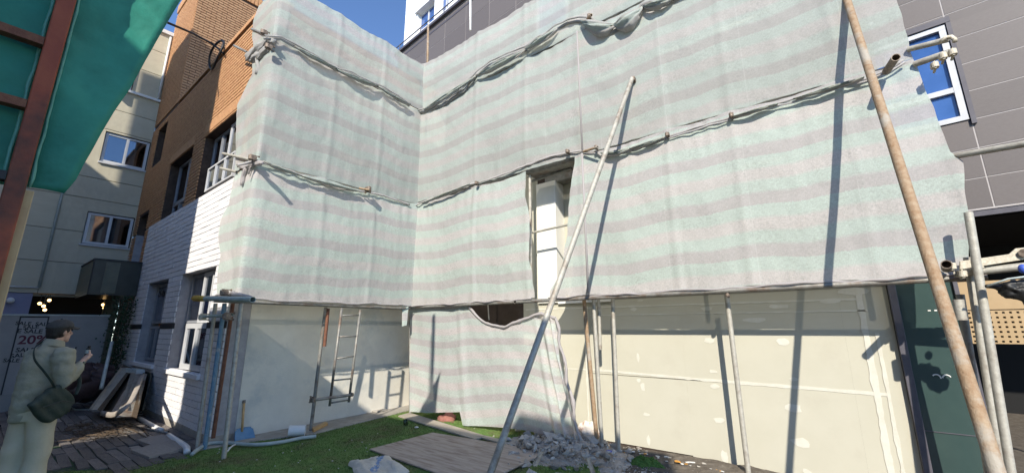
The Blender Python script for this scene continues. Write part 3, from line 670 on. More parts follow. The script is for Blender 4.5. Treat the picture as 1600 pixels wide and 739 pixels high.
# ================================================================== nets
YN, XN = 4.95, -6.45
def cloth(name, label, P, nu, nv, m, group=None, uvs=None, th=.0):
    b = MB(); b.uv = []
    for j in range(nv+1):
        for i in range(nu+1):
            p, u = P(i/nu, j/nv); b.v.append(tuple(p)); b.uv.append(u)
    b.f = [(j*(nu+1)+i, j*(nu+1)+i+1, (j+1)*(nu+1)+i+1, (j+1)*(nu+1)+i) for j in range(nv) for i in range(nu)]
    o = b.build(name, m, smooth=True)
    if label: tag(o, label, 'safety net', group)
    return o
GRP = 'striped shade nets tied to the scaffold'
ties_r = [-6.5, -4.82, -3.68, -2.69, -1.44, -.68, .35, 1.0]
def tie_d(x, ties): return min(abs(x-t) for t in ties)
def wr(u, v, seed, ties, s=1.0):
    """wrinkle depth of a hanging sheet: soft bulge, creases fanning out of the ties, fine folds"""
    d = tie_d(u, ties)
    top = math.exp(-(1-v)*6); bot = math.exp(-v*7)
    bul = .05*math.sin(math.pi*v)*(.75+.25*min(1, d/.6)**2)
    fan = .006*top*math.sin(u*26+6*nz(u*2, seed)) + .004*bot*math.sin(u*19+5*nz(u*3, seed+4))
    crease = .022*nz(u*.8+seed, v*1.6+u*.5, seed) + .006*fbm(u*2.6+v*2, v*4+seed, 3) + .003*fbm(u*9+seed, v*14, 7)
    post = .010*math.exp(-(d/.05)**2)
    return s*(bul+fan+crease+post)
def sheet_r(name, label, zf0, zf1, xl, xr, seed, m, ties=ties_r, nu=240, nv=60, sag=.05, uo=0, Y=YN):
    def P(u, v):
        z_ = lerp(zf0(0), zf1(0), v); a, b = xl(z_), xr(z_); x = lerp(a, b, u)
        d = tie_d(x, ties)
        z0, z1 = zf0(x), zf1(x)
        z = lerp(z0, z1, v) - sag*math.sin(min(1, d/.6)*math.pi/2)*v*v*.8
        y = Y-.03-wr(x, v, seed, ties)
        vv = z + .05*math.sin(min(1, d/.8)*math.pi/2)**2 + .05*nz(x*.6, v*1.2+seed) + uo
        return (x, y, z), (x+seed*.37, vv)
    return cloth(name, label, P, nu, nv, m, GRP)
hem_b = lambda s, a: (lambda x: a + .022*nz(x*2.3, s) + .014*abs(math.sin(x*2.6+s)))
xr_ = lambda z: interp([(1.9, .90), (2.3, .97), (2.95, 1.04), (3.05, .98), (4.05, .90), (4.8, .87), (7.3, .85)], z) + .012*nz(z*5, 2)
xgl = lambda z: interp([(1.95, -3.56), (2.1, -3.56), (2.6, -3.63), (3.2, -3.60), (3.6, -3.70), (4.1, -3.70)], z)+.02*nz(z*4, 5)
xgr = lambda z: interp([(1.95, -3.30), (2.1, -3.25), (2.35, -3.07), (2.8, -2.95), (3.3, -2.90), (4.1, -2.78)], z)+.02*nz(z*5, 8)
s1 = sheet_r('striped_net', 'striped net between the inner corner and the tall torn gap, second lift', hem_b(1, 1.985), lambda x: 4.02, lambda z: -6.50-.02*nz(z*3, 1), xgl, 1.3, M['net'])
s2 = sheet_r('striped_net', 'widest striped net hanging right of the torn gap above the cream drywall', hem_b(2, 1.985), lambda x: 4.04, xgr, xr_, 2.9, M['net'], nu=300)
s3 = sheet_r('striped_net', 'long striped net of the third lift, pierced by the head of the small diagonal prop', lambda x: 4.03+.012*nz(x*5, 3), lambda x: 6.07, lambda z: -6.52+.03*nz(z*3, 7), xr_, 5.1, M['netd'], nu=360, uo=.2)
s4 = sheet_r('striped_net', 'top striped net on the right hand wing below the grey building', lambda x: 6.07, lambda x: 7.16+.02*nz(x*1.3, 9)+(max(0, x+2.7)*.10), lambda z: -6.50, xr_, 7.7, M['netd'], nu=300, nv=40, uo=.35)
# wing facing the camera from the left, with its return round the corner towards the brick building
ret = [(1.9, -7.20), (2.15, -7.20), (2.34, -7.23), (2.66, -7.19), (2.99, -7.42), (3.26, -7.42), (3.5, -7.22), (3.83, -7.26), (4.2, -7.27), (5.02, -7.45), (5.22, -7.48), (5.63, -7.05), (6.0, -7.2), (6.29, -7.25), (6.86, -7.34), (7.2, -7.34)]
YC, YI = 2.08, 4.93
def sheet_a(name, label, z0f, z1f, seed, m, uo=0, nu=200, nv=60, sag=.05, ties=(0, .98, 1.9, 2.86)):
    def P(u, v):
        z_ = lerp(z0f(0), z1f(0), v); w_ = abs(interp(ret, z_)+.03*nz(z_*6, 3)-XN); T = w_+YI-YC; s = u*T-w_      # s < 0: the return; s > 0: the long side
        d = min(abs(s-t) for t in ties); z0, z1 = z0f(s), z1f(s)
        z = lerp(z0, z1, v)-sag*math.sin(min(1, d/.5)*math.pi/2)*v*v*.8
        dep = wr(s+3, v, seed, [t+3 for t in ties])
        if s < 0:
            k = min(1, -s/.12); p = (XN+s, YC-.02-dep*k*.8, z); 
        else:
            k = min(1, s/.12); p = (XN+.02+dep*k, YC+s, z)
        return p, (s+seed*.5, z+.04*math.sin(min(1, d/.6)*math.pi/2)**2+.05*nz(s*.6, v*1.5+seed)+uo)
    return cloth(name, label, P, nu, nv, m, GRP)
a1 = sheet_a('striped_net', 'lowest striped net of the left wing, hanging over the white rendered wall', hem_b(5, 1.99), lambda s: 3.99, 11.3, M['net'])
a2 = sheet_a('striped_net', 'middle striped net of the left wing beside the orange brickwork', lambda s: 3.98, lambda s: 6.03, 13.1, M['netd'], uo=.15)
a3 = sheet_a('striped_net', 'top striped net of the left wing, its upper edge against the blue sky', lambda s: 6.03, lambda s: 7.12, 17.7, M['netd'], uo=.3, nv=40)
# strip of net hanging loose in the inner corner
def Pc(u, v):
    z = lerp(1.62, 4.0, v); wd = .10*(1-v*.6); return (-6.53+u*wd+.02*nz(z*4, 1), 4.80-.05*math.sin(u*5+z*3), z+.04*nz(u*4, 2)*(1-v)), (u*.2, z)
cloth('net_strip', 'narrow loose strip of net dangling in the inner corner', Pc, 6, 50, M['net'])
bpy.data.objects['net_strip']['category'] = 'net strip'
# low dusty net hanging to the ground
topl = [(640, 484), (661, 480), (693, 477), (727, 474), (734, 480), (745, 495), (762, 506), (786, 511), (822, 497), (846, 489), (868, 497)]
botl = [(640, 643), (668, 645), (720, 643), (724, 664), (780, 667), (806, 670), (850, 678), (905, 686)]
def along(pl, u, Y):
    n = len(pl)-1; f = u*n; i = min(n-1, int(f)); a, b = pl[i], pl[i+1]; t = f-i; return PY(lerp(a[0], b[0], t), lerp(a[1], b[1], t), Y)
def resample(pl, n=60):
    xs = [pl[0][0]+(pl[-1][0]-pl[0][0])*i/n for i in range(n+1)]; return [(x, interp(pl, x)) for x in xs]
TL, BL = resample(topl), resample(botl)
def Pl(u, v):
    t_, b_ = along(TL, u, 5.02), along(BL, u, 5.02); p = b_.lerp(t_, v)
    fold = max(0, (u-.83)/.17); y = 5.02+.03*nz(u*5, v*2)+.012*nz(u*17, v*5)-fold*.10*math.sin(u*95+v*3)*(1-.5*v)-.02*math.exp(-((u-.34)/.02)**2)-.06*(1-v)*fold
    dx = fold*.02*math.sin(u*70+v*6)
    x = p.x+dx
    return (x, y, max(.02, p.z)), (u*2.7, p.z+.10*nz(u*2.2, v*.5)+.10*math.sin(u*math.pi*2.2)*.5*(1-.4*v)-.25*(t_.z-1.9)*v)
cl = cloth('striped_net', 'low pinkish striped net hanging to the ground below the torn gap', Pl, 260, 90, M['netw'], GRP)
def roll(parent, pts, r, m, name='gathered_hem', seed=0, step=.045, n=12, ridge=.28, nr=4, tw=.55):
    P = [Vector(p) for p in pts]; out = []
    for a, b in zip(P, P[1:]):
        k = max(2, int((b-a).length/step)); out += [a.lerp(b, i/k) for i in range(k)]
    out.append(P[-1]); rad = []
    for i, q in enumerate(out):
        rad.append(r*(.55+.6*abs(nz(i*.16, seed))+.25*nz(i*.5, seed+3)+.15)); 
    out = [q+Vector((.012*nz(i*.3, seed, 1), .012*nz(i*.3, seed, 2), .016*nz(i*.24, seed, 3))) for i, q in enumerate(out)]
    o = MB().tube(out, rad, n, tw=tw, ridge=ridge, nr=nr, ell=(.8, 1.15)).build(name, m, smooth=True)
    if parent: o.parent = parent
    return o
def swag(parent, a, b, drop, depth, seed, m, name='swag', n=26):
    """a fold of loose net bellying down between two ties: pleated crescent with thickness"""
    a, b = Vector(a), Vector(b); bm_ = MB(); nv = 12; nrm = Vector((0, -1, 0)) if abs(a.y-b.y) < .5 else Vector((1, 0, 0))
    for i in range(n+1):
        t = i/n; p = a.lerp(b, t); h = drop*math.sin(math.pi*t)**.8*(1+.15*nz(t*5, seed))
        for j in range(nv+1):
            s_ = j/nv; bm_.v.append(tuple(p-Vector((0, 0, 1))*h*s_+nrm*(depth*math.sin(math.pi*t)*math.sin(math.pi*min(1, s_*.95+.05))+.02*math.sin(s_*22+t*5+seed)+.012)))
    bm_.uv = [(i*.05, j*.03) for i in range(n+1) for j in range(nv+1)]
    bm_.f = [(i*(nv+1)+j, (i+1)*(nv+1)+j, (i+1)*(nv+1)+j+1, i*(nv+1)+j+1) for i in range(n) for j in range(nv)]
    o = bm_.build(name, m, smooth=True); o.parent = parent; q = o.modifiers.new('t', 'SOLIDIFY'); q.thickness = .006; return o
pyl = lambda pl, Y: [PY(x, y, Y) for x, y in pl]
H = M['hem']
seam_top = [(655, 176), (672, 172), (700, 160), (724, 142), (745, 118), (765, 102), (795, 88), (822, 78), (845, 62), (870, 46), (888, 36), (905, 33), (925, 32), (940, 48), (955, 52), (975, 42), (990, 40), (1003, 14), (1020, 8), (1050, 0), (1085, -12)]
roll(s3, pyl(seam_top, 4.88), .023, M['netd'], seed=1, ridge=.4)
roll(s3, [p+Vector((0, -.04, .035)) for p in pyl(seam_top, 4.87)], .016, M['netd'], seed=5)
for a, b, dr, dp, sd in (((663, 172), (745, 120), .10, .08, 1), ((745, 119), (822, 79), .11, .10, 2), ((822, 78), (872, 46), .09, .09, 3), ((908, 33), (962, 40), .24, .16, 4), ((960, 40), (1006, 12), .24, .15, 5), ((1004, 12), (1052, 0), .10, .10, 6)):
    swag(s4, PY(*a, 4.86), PY(*b, 4.86), dr, dp, sd, M['netd'])
seam_r = [(648, 322), (660, 316), (690, 304), (708, 301), (735, 288), (745, 286), (775, 277), (808, 264), (850, 248), (880, 240), (905, 236), (930, 238), (945, 246), (975, 236), (1010, 226), (1043, 214), (1085, 200), (1143, 184), (1180, 170), (1240, 155), (1310, 133), (1360, 121), (1390, 108), (1412, 94)]
roll(s2, pyl(seam_r, 4.885), .014, M['net'], seed=9, ridge=.35); roll(s2, [p+Vector((0, -.01, -.03)) for p in pyl(seam_r[13:], 4.875)], .011, M['net'], seed=19)
for a, b, dr, dp, sd in (((660, 318), (735, 288), .03, .05, 11), ((940, 240), (985, 233), .07, .06, 12), ((1143, 184), (1215, 163), .03, .04, 13), ((985, 233), (1040, 215), .04, .05, 14), ((1240, 156), (1350, 122), .03, .04, 15)): swag(s3, PY(*a, 4.86), PY(*b, 4.86), dr, dp, sd, M['netd'])
sa_top = [(412, 60), (438, 62), (458, 72), (480, 84), (505, 98), (525, 110), (548, 116), (575, 130), (600, 140), (620, 152), (640, 166)]
sa_mid = [(372, 258), (400, 252), (425, 258), (455, 268), (490, 282), (520, 293), (545, 297), (575, 300), (600, 306), (640, 320)]
pxl = lambda pl, X: [PX(x, y, X) for x, y in pl]
roll(a2, pxl(sa_top, XN+.08), .022, M['netd'], seed=21); roll(a2, [p+Vector((.03, 0, .03)) for p in pxl(sa_top, XN+.08)], .014, M['netd'], seed=25); roll(a1, pxl(sa_mid, XN+.06), .015, M['net'], seed=31, ridge=.35)
for a, b, dr, dp, sd in (((460, 73), (525, 108), .07, .06, 21), ((525, 109), (590, 135), .08, .07, 22), ((590, 136), (640, 165), .05, .05, 23)): swag(a3, PX(*a, XN+.09), PX(*b, XN+.09), dr, dp, sd, M['netd'])
for a, b, dr, dp, sd in (((410, 252), (470, 275), .04, .05, 31), ((470, 275), (560, 299), .04, .05, 32)): swag(a2, PX(*a, XN+.09), PX(*b, XN+.09), dr, dp, sd, M['net'])
# bottom hems, the pale band folded under the ledgers
hb = [(-6.5+.1*i, 4.90-.02*math.sin(i*.7), hem_b(1, 1.975)(-6.5+.1*i)) for i in range(30)]
roll(s1, hb, .012, M['netw'], 'bottom_hem', 41, ridge=.15); hb = [(-3.3+.1*i, 4.90-.02*math.sin(i*.7), hem_b(2, 1.975)(-3.3+.1*i)) for i in range(43)]; roll(s2, hb, .012, M['netw'], 'bottom_hem', 43, ridge=.15)
roll(a1, [(XN+.05, YC+.1*i, hem_b(5, 1.98)(.1*i)) for i in range(29)], .012, M['netw'], 'bottom_hem', 45, ridge=.15)
roll(cl, [Vector(along(TL, i/40, 4.99)) for i in range(41)], .020, M['netw'], 'top_hem', 47)
roll(cl, [Vector(along(TL, 1, 4.98)).lerp(Vector(along(BL, 1, 4.9)), i/20)+Vector((.02*math.sin(i), 0, 0)) for i in range(21)], .022, M['netw'], 'side_hem', 49)
# bunched cloth at the outer left corner, upper and middle lifts
bn = MB(); rr_ = random.Random(8)
def bunch(pts, r, seed): return roll(None, pts, r, M['hem'], 'bunch', seed, ridge=.35, nr=5, n=16)
for k, (pl, r_) in enumerate((([(424, 62), (410, 72), (398, 82), (388, 92)], .075), ([(420, 75), (405, 88), (392, 94)], .06), ([(402, 90), (403, 105), (401, 116)], .045), ([(428, 66), (422, 64), (412, 70)], .05))):
    o = roll(a3, [PY(x, y, 2.03) for x, y in pl], r_, M['netd'], 'bunched_net', 60+k, ridge=.30, nr=5, n=18)
for k, (pl, r_) in enumerate((([(410, 255), (395, 256), (382, 262), (372, 258)], .035), ([(385, 262), (380, 275), (378, 290)], .03), ([(398, 258), (392, 262), (388, 272)], .02))):
    roll(a2, [PY(x, y, 2.03) for x, y in pl], r_, M['netw'], 'bunched_net', 70+k, ridge=.3, nr=5, n=16)
for k, (pl, r_) in enumerate((([(392, 466), (378, 462), (362, 458)], .03), ([(360, 458), (345, 460), (330, 463)], .014))): roll(a1, [PY(x, y, 2.03) for x, y in pl], r_, M['netw'], 'bunched_net', 80+k, ridge=.3, nr=5)
MB().tube([(-2.64, 4.875, 2.02), (-2.64, 4.87, 3.0), (-2.645, 4.87, 4.02)], .016, 8).build('corner_fold', M['netw'], s2, smooth=True); MB().tube([(-2.64, 4.875, 4.04), (-2.64, 4.865, 5.0), (-2.645, 4.87, 6.05)], .014, 8).build('corner_fold', M['netw'], s3, smooth=True)
# ================================================================== scaffold
def pole(label, a, b, r=.028, m='zinc', name='scaffold_pole', group=None, bend=0, cat=None, n=14):
    a, b = Vector(a), Vector(b); o = MB().pipe((0, 0, 0), b-a, r, n).build(name, M[m], loc=a)
    for p in o.data.polygons: p.use_smooth = len(p.vertices) == 4
    q = o.modifiers.new('e', 'EDGE_SPLIT'); q.split_angle = R(50)
    return tag(o, label, cat or 'scaffold pole', group)
def clamp(label, p, d=(1, 0, 0), m='clamp', s=1.0):
    """right-angle coupler: two half shells, hinge lugs and two bolts with nuts"""
    o = empty('scaffold_clamp', label, 'clamp', p, group='couplers on the scaffold')
    d = Vector(d).normalized(); t = Vector((0, 0, 1)); c = d.cross(t).normalized()
    b = MB(); r = .040*s
    b.tube([d*-.035*s, d*.035*s], r, 14); b.tube([-t*.035*s+c*.03*s, t*.035*s+c*.03*s], r, 14); b.build('shell', M[m], o, smooth=False)
    for k in (-1, 1):
        q = c*-.02*s+t*k*.045*s; MB().tube([q-c*.062*s, q-c*.045*s, q-c*.044*s, q+c*.07*s], [.016*s, .016*s, .008*s, .008*s], 8).build('bolt', M[m], o)
    MB().box(-.012*s, .012*s, -.055*s, .055*s, -.05*s, -.03*s).build('lug', M[m], o)
    return o
zl = 1.955
# ledgers along both wings
pole('long ledger under the lower edge of the wide right hand net', (-3.9, 4.93, zl), (1.02, 4.93, zl), .027, 'zincd')
pole('ledger under the net left of the torn gap', (-6.6, 4.935, zl+.005), (-3.95, 4.935, zl), .026, 'zincd')
pole('ledger under the lower edge of the left wing net', (XN-.03, 1.95, zl), (XN-.03, 4.9, zl-.02), .025, 'zincd')
pole('inner ledger of the left wing seen below the net', (XN-.62, 2.0, zl+.03), (XN-.62, 5.2, zl), .024, 'zincd')
for z_, w_ in ((4.03, 'second lift'), (6.1, 'third lift')):
    pole('ledger of the %s inside the right hand nets' % w_, (-6.5, 4.99, z_), (.9, 4.99, z_), .025, 'zincd'); pole('ledger of the %s inside the left wing nets' % w_, (XN-.06, 2.1, z_), (XN-.06, 4.9, z_), .025, 'zincd')
# standards behind the nets, showing below them
YS = 5.16
pole('rust brown standard beside the corner of the low net', PY(912, 462, YS-.02), PY(935, 712, YS-.02), .028, 'rust'); pole('pale standard just right of the rust brown one', PY(927, 462, YS-.05), PY(942, 715, YS-.05), .026)
pole('short pale pipe hanging between the two left standards, cut off halfway', PY(935, 462, YS+.06), PY(938, 546, YS+.06), .024); pole('pale standard at the left end of the cream drywall', PY(957, 462, YS), PY(968, 726, YS), .026)
pole('pale standard in the middle of the cream drywall', PY(1135, 458, YS), PY(1172, 760, YS), .027)
for x_ in (-6.42, -4.82, -3.72, -2.68, -1.05, .55): pole('standard hidden behind the upper nets at %s' % {-6.42: 'the inner corner', -4.82: 'the second tie', -3.72: 'the left side of the torn gap', -2.68: 'the right side of the torn gap', -1.05: 'the middle of the wide net', .55: 'the right end'}[x_], (x_, 5.05, 2.0), (x_, 5.05, 7.1), .025)
pole('standard seen through the low net, foot on the plank', PY(727, 476, 5.08), PY(727, 684, 5.08), .024, 'zincd'); pole('short stub of standard at the outer edge of the low net', PY(641, 486, 5.10), PY(641, 664, 5.08), .024, 'zincd')
pole('thin upright in the dark recess above the low net', PY(762, 470, 5.3), PY(764, 500, 5.3), .012, 'zinc')
# standards at the outer corner of the left wing
pole('front grey standard of the left wing, foot on the turf', PX(377, 474, XN+.03), G(349, 719), .027)
pole('pale grey standard, leftmost of the four at the corner', PY(337, 474, 2.10), PY(307, 708, 2.10), .026, 'zinc'); pole('blue painted standard at the left wing corner', PY(351, 474, 2.14), PY(319, 706, 2.14), .028, 'bluep'); pole('dark rust red standard at the left wing corner', PY(364, 474, 2.16), PY(333, 684, 2.16), .024, 'rustd')
pole('standard in the middle of the left wing beside the hanging ladder', PX(509, 480, XN-.2), G(485, 676), .026, 'zincd'); pole('short rust stub below the left wing net', PX(513, 482, XN-.1), PX(507, 541, XN-.1), .024, 'rustd')
tr = pole('greenish transom with a yellow wrapped end at the left wing corner', PY(304, 466, 1.92), PY(395, 468, 1.98), .036, 'greenp', cat='transom')
a_ = PY(304, 466, 1.92); b_ = PY(320, 466.4, 1.92); tr_ = MB().tube([a_-tr.location, a_.lerp(b_, .3)-tr.location, a_.lerp(b_, .7)-tr.location, b_-tr.location], [.040, .046, .043, .038], 14, ridge=.06).build('yellow_wrapping', M['yellow'], tr, smooth=True)
pole('short transom stub with a pale cap below the greenish transom', PY(314, 495, 1.98), PY(362, 492, 2.06), .022, 'greenp', cat='transom')
for a, b, m_, l_ in (((394, 46), (428, 60), 'zincd', 'pipe end poking out above the bunched cloth at the top left corner'), ((366, 72), (386, 82), 'zincd', 'lower pipe end poking out in front of the orange bricks'), ((349, 240), (402, 252), 'zinc', 'upper pipe end poking out over the white brick ledge'), ((345, 263), (370, 269), 'zinc', 'lower pipe end poking out beside the awning window')):
    pole(l_, PY(*a, 2.0), PY(*b, 2.05), .022, m_, cat='pipe end')
for (x, y), l_ in (((414, 52), 'dark coupler in the bunched cloth at the top left corner'), ((421, 74), 'lower dark coupler under the top left corner'), ((396, 247), 'coupler on the pipe end over the white brick ledge'), ((352, 457), 'coupler on top of the greenish transom'), ((356, 494), 'dark coupler below the greenish transom'), ((318, 495), 'pale coupler at the window side below the transom')):
    clamp(l_, PY(x, y, 1.99), m='clampl' if x == 318 else 'clamp', s=.9)
for (x, y), l_ in (((921, 26), 'coupler above the vertical fold at the top of the right wing'), ((745, 286), 'coupler in the seam left of the torn gap'), ((887, 237), 'coupler at the top right corner of the torn gap'), ((932, 231), 'rusty coupler just right of the torn gap'), ((1043, 211), 'coupler in the seam right of the small diagonal prop'), ((1143, 181), 'rusty coupler in the middle of the long seam')):
    clamp(l_, PY(x, y, 4.84), s=.62)
for (x, y), l_ in (((575, 296), 'coupler in the middle seam of the left wing'),): clamp(l_, PX(x, y, XN+.16), (0, 1, 0))
for a, b, l_, r_ in (((918, 30), (924, 24), 'short pipe end above the vertical fold', .022), ((912, 237), (934, 230), 'rusty pipe end right of the torn gap', .018), ((561, 294), (577, 297), 'pipe end in the middle seam of the left wing', .018)):
    pole(l_, PY(*a, 4.84) if a[0] > 700 else PX(*a, XN+.12), PY(*b, 4.74) if a[0] > 700 else PX(*b, XN+.22), r_, 'rust', cat='pipe end')
pole('dark pipe end poking out where the big rusty prop meets the seam', PY(1385, 112, 4.84), PY(1400, 90, 4.55), .034, 'clamp', cat='pipe end')
clamp('rusty coupler holding the head of the small diagonal prop', (-1.80, 4.86, 4.86), s=.75); clamp('coupler under the ledger at the middle standard', PY(1137, 460, 4.96), s=.6)
# rails inside the torn gap
pole('upper guard rail inside the torn gap', PY(826, 285, 5.2), PY(893, 263, 5.2), .022, 'zincd'); pole('lower guard rail crossing the white column in the gap', PY(826, 365, 5.16), PY(888, 351, 5.16), .018, 'zinc')
bx_ = MB().box(-3.75, -2.75, 4.99, 5.33, 4.0, 4.04).box(-3.75, -2.75, 4.985, 5.0, 4.045, 4.16).build('scaffold_plank', M['zincd']); tag(bx_, 'grey scaffold deck edge across the top of the torn gap', 'plank')
# diagonal props
e2a, e2b = Vector((-1.81, 4.83, 4.87)), Vector((-2.45, 2.45, 0)); k_ = (4.87-1.62)/4.87; md = e2a.lerp(e2b, k_)
p2 = pole('small diagonal prop leaning on the net, its foot beyond the brown board', e2a, e2b, .030, 'zinc', cat='diagonal prop')
e1a, e1b = Vector((.53, 4.80, 4.87)), Vector((.455, 2.0, -.0))
def onl(x, y, d): return EYE+ray(x, y)*d
q1 = onl(1530, 650, 2.08); q0 = PY(1327, 12, 4.80); dv = (q1-q0); foot = q0+dv*((q0.z)/-dv.z); top = q0-dv*.06
p1 = pole('big rusty diagonal prop nearest the camera at the right', top, foot, .0335, 'rust', cat='diagonal prop', n=20)
# bundle of poles at the right edge
def leanpole(l, xa, ya, da, xb, yb, db, r, m='zinc'):
    a, b = onl(xa, ya, da), onl(xb, yb, db); d = b-a; f_ = a+d*((a.z)/-d.z) if d.z < 0 else b; return pole(l, a, f_, r, m)
leanpole('tall pale pole at the right edge, its top against the dark recess', 1513, 332, 3.3, 1580, 739, 2.95, .028); leanpole('pale pole second from the right edge, left of the tall one', 1511, 402, 3.35, 1566, 739, 3.1, .025)
leanpole('grey pole half hidden behind the big rusty prop', 1500, 460, 3.4, 1545, 739, 3.25, .028, 'zincd')
# transoms beyond the right end of the nets
pole('upper pale pipe ending in front of the blue window', PY(1418, 78, 4.9), PY(1482, 62, 4.8), .026, 'zinc'); pole('lower pale pipe ending in front of the blue window', PY(1428, 101, 4.9), PY(1484, 82, 4.8), .030, 'zinc')
hk = MB().tube([PY(*q, 4.78) for q in ((1470, 66), (1478, 59), (1486, 58), (1492, 62), (1492, 66))], .018, 8).build('hook', M['clampl'], smooth=True); tag(hk, 'cream hook shaped clip on the upper pipe by the blue window', 'clip')
for (x, y), l_ in (((1473, 90), 'cream coupler on the lower pipe by the blue window'), ((1488, 84), 'cream coupler at the very end of the lower pipe by the blue window'), ((1486, 416), 'pale coupler beside the open pipe end at the right'), ((1503, 428), 'pale coupler right of the open pipe end'), ((1528, 415), 'pale coupler on the tall pale pole'), ((1460, 104), 'dark coupler at the net edge by the blue window')):
    z_ = 4.76 if y < 200 else 4.74; clamp(l_, PY(x, y, z_), m='clampl', s=.68)
pole('horizontal pipe leaving the net edge across the grey tiles', PY(1476, 247, 4.95), PY(1625, 221, 4.6), .026)
pole('galvanised ledger running out past the right edge', PY(1490, 428, 4.78), PY(1640, 412, 4.7), .030, 'zinc')
fb = MB().prism([PY(x, y, 4.70) for x, y in ((1500, 408), (1577, 397), (1587, 388), (1612, 386), (1612, 403), (1590, 407), (1500, 421))], (0, .03, 0)).build('flat_brace', M['clampl'], bevel=.003); tag(fb, 'flat white painted brace with an eye at the right edge', 'brace')
MB().tube([PY(1601, 395, 4.70), PY(1601, 395, 4.67)], .032, 12).build('eye_bolt', M['clamp'], fb)
pole('open pipe end facing the camera beside the net corner', PY(1479, 413, 4.5), PY(1479, 413, 4.5)+Vector((.05, .35, .0)), .034, 'clamp', cat='pipe end')
pole('short grey pipe standing behind the big rusty prop', PY(1497, 468, 4.8), PY(1503, 500, 4.8), .035, 'zinc', cat='pipe end')
gl = MB().ball((0, 0, 0), (.10, .05, .07), 12, 8).ball((.08, -.01, -.09), (.08, .05, .08), 12, 8).ball((-.10, .0, .03), (.07, .03, .02), 10, 6).build('work_glove', M['wire'], smooth=True, remesh=.012, sm=2, loc=PY(1590, 452, 4.6)); 
for v in gl.data.vertices: v.co += v.co.normalized()*(.030*nz(v.co.x*22, v.co.y*22, v.co.z*22)+.012*nz(v.co.x*60, v.co.y*60, v.co.z*60))
MB().tube([(-.16, -.05, .03), (-.05, -.07, .075), (.08, -.06, .09)], .014, 8, ell=(1, .5)).build('cuff', M['pvcg'], gl, smooth=True)
tag(gl, 'black work glove hung at the right edge above the tan screen', 'glove')
bt = MB().ball((0, 0, 0), (.025, .03, .035), 10, 8).build('blue_tape', M['bluel'], smooth=True, loc=PY(1598, 420, 4.6)); tag(bt, 'blue tape wrapped on the ledger at the right edge', 'tape')
# hanging ladder
ld = empty('ladder', 'grey steel ladder hanging from the left wing, not reaching the ground', 'ladder', (XN+.02, 4, 0))
def LP(x, y): return PX(x, y, XN+.02)-Vector((XN+.02, 4, 0))
MB().tube([LP(534, 481), LP(515, 634)], .019, 10).build('rail', M['zincd'], ld, smooth=True); MB().tube([LP(563, 484), LP(545, 628)], .019, 10).build('rail', M['zincd'], ld, smooth=True)
for a, b in (((532, 493), (560, 492)), ((529, 526), (557, 525)), ((526, 560), (554, 556)), ((521, 594), (550, 591)), ((517, 629), (547, 624))): MB().tube([LP(*a), LP(*b)], .013, 8).build('rung', M['zincd'], ld, smooth=True)
pole('short pipe tying the foot of the ladder to the standard', PX(487, 625, XN+.05), PX(552, 616, XN+.05), .022, 'zincd', cat='tie pipe'); clamp('coupler where the ladder tie pipe meets the standard', PX(488, 624, XN+.05), (0, 1, 0), s=.8); clamp('coupler at the free end of the ladder tie pipe', PX(549, 616, XN+.05), (0, 1, 0), s=.6)
# timber prop behind the far top, white mast on the grey building ledge
tag(MB().tube([PY(669, 40, 6.2), PY(668, 101, 5.6)], .028, 10).build('timber_prop', M['rust'], smooth=True), 'thin timber prop rising behind the nets against the grey building', 'post')
tag(MB().tube([PY(735, -30, 6.2), PY(735, 48, 5.7)], .026, 10).build('white_mast', M['pvc'], smooth=True), 'thin white mast behind the nets against the grey building', 'mast')
# ================================================================== green tarp screen on its steel frame, near left
XT = -3.2
ts = empty('tarp_screen', 'dark teal tarp stretched on a red oxide steel frame, near left', 'tarp screen', (XT, 0, 0))
edge = [(100, 301), (104, 298), (118, 282), (130, 258), (143, 236), (160, 205), (180, 172), (204, 138), (226, 98), (252, 52), (283, 0), (320, -60)]
def TP(p): return (XT-.06+.0, p.y, p.z)
ed = [PX(x, y, XT-.06) for x, y in edge]
z0t = PX(60, 296, XT-.06).z
tm = MB(); tm.uv = []; NU, NV = 60, 60
zt = ed[-1].z
for j in range(NV+1):
    z = lerp(z0t, zt, j/NV); ye = interp([(p.z, p.y) for p in ed], z)
    for i in range(NU+1):
        y = lerp(-3.2, ye, (i/NU)**.6); tm.v.append((XT-.06+.030*nz(y*2.5, z*2.0, 4)+.014*fbm(y*6+z*3, z*4, 2)+.02*math.exp(-(abs(y-.02)/.10)**2)*nz(z*9, 3)-.02*abs(math.sin(y*3+z)), y, z+.012*nz(y*6, 1)*(1-j/NV))); tm.uv.append((y, z))
tm.f = [(j*(NU+1)+i, j*(NU+1)+i+1, (j+1)*(NU+1)+i+1, (j+1)*(NU+1)+i) for j in range(NV) for i in range(NU)]
o = tm.build('tarp', M['tarp'], smooth=True); 
def TS(o): o.parent = ts; o.matrix_parent_inverse = Matrix.Translation((-XT, 0, 0)); return o
TS(o)
q = o.modifiers.new('t', 'SOLIDIFY'); q.thickness = .004
TS(MB().box(XT-.03, XT+.03, -.025, .045, 0, 5.5).build('post', M['redpost'], bevel=.006)); TS(MB().box(XT-.09, XT-.032, .03, .075, 0, z0t-.02).build('inner_post', M['creampost'], bevel=.004))
for (x, y) in ((20, 160), (20, 52), (20, 278), (20, -80)):
    z = PX(x, y, XT).z; TS(MB().box(XT-.025, XT+.035, -3.2, -.026, z-.022, z+.022).build('cross_rail', M['rustd'] if y != 278 else M['ink']))
for s_ in (-1, 1):
    b = MB(); y_ = .010+s_*.045
    b.tube([(XT-.045, y_+.006*nz(i*.4, s_), lerp(z0t, 5.2, i/60)) for i in range(61)], [.006*(1+.8*abs(nz(i*.7, s_))) for i in range(61)], 6); TS(b.build('tape_edge', M['tarpe'], smooth=True))
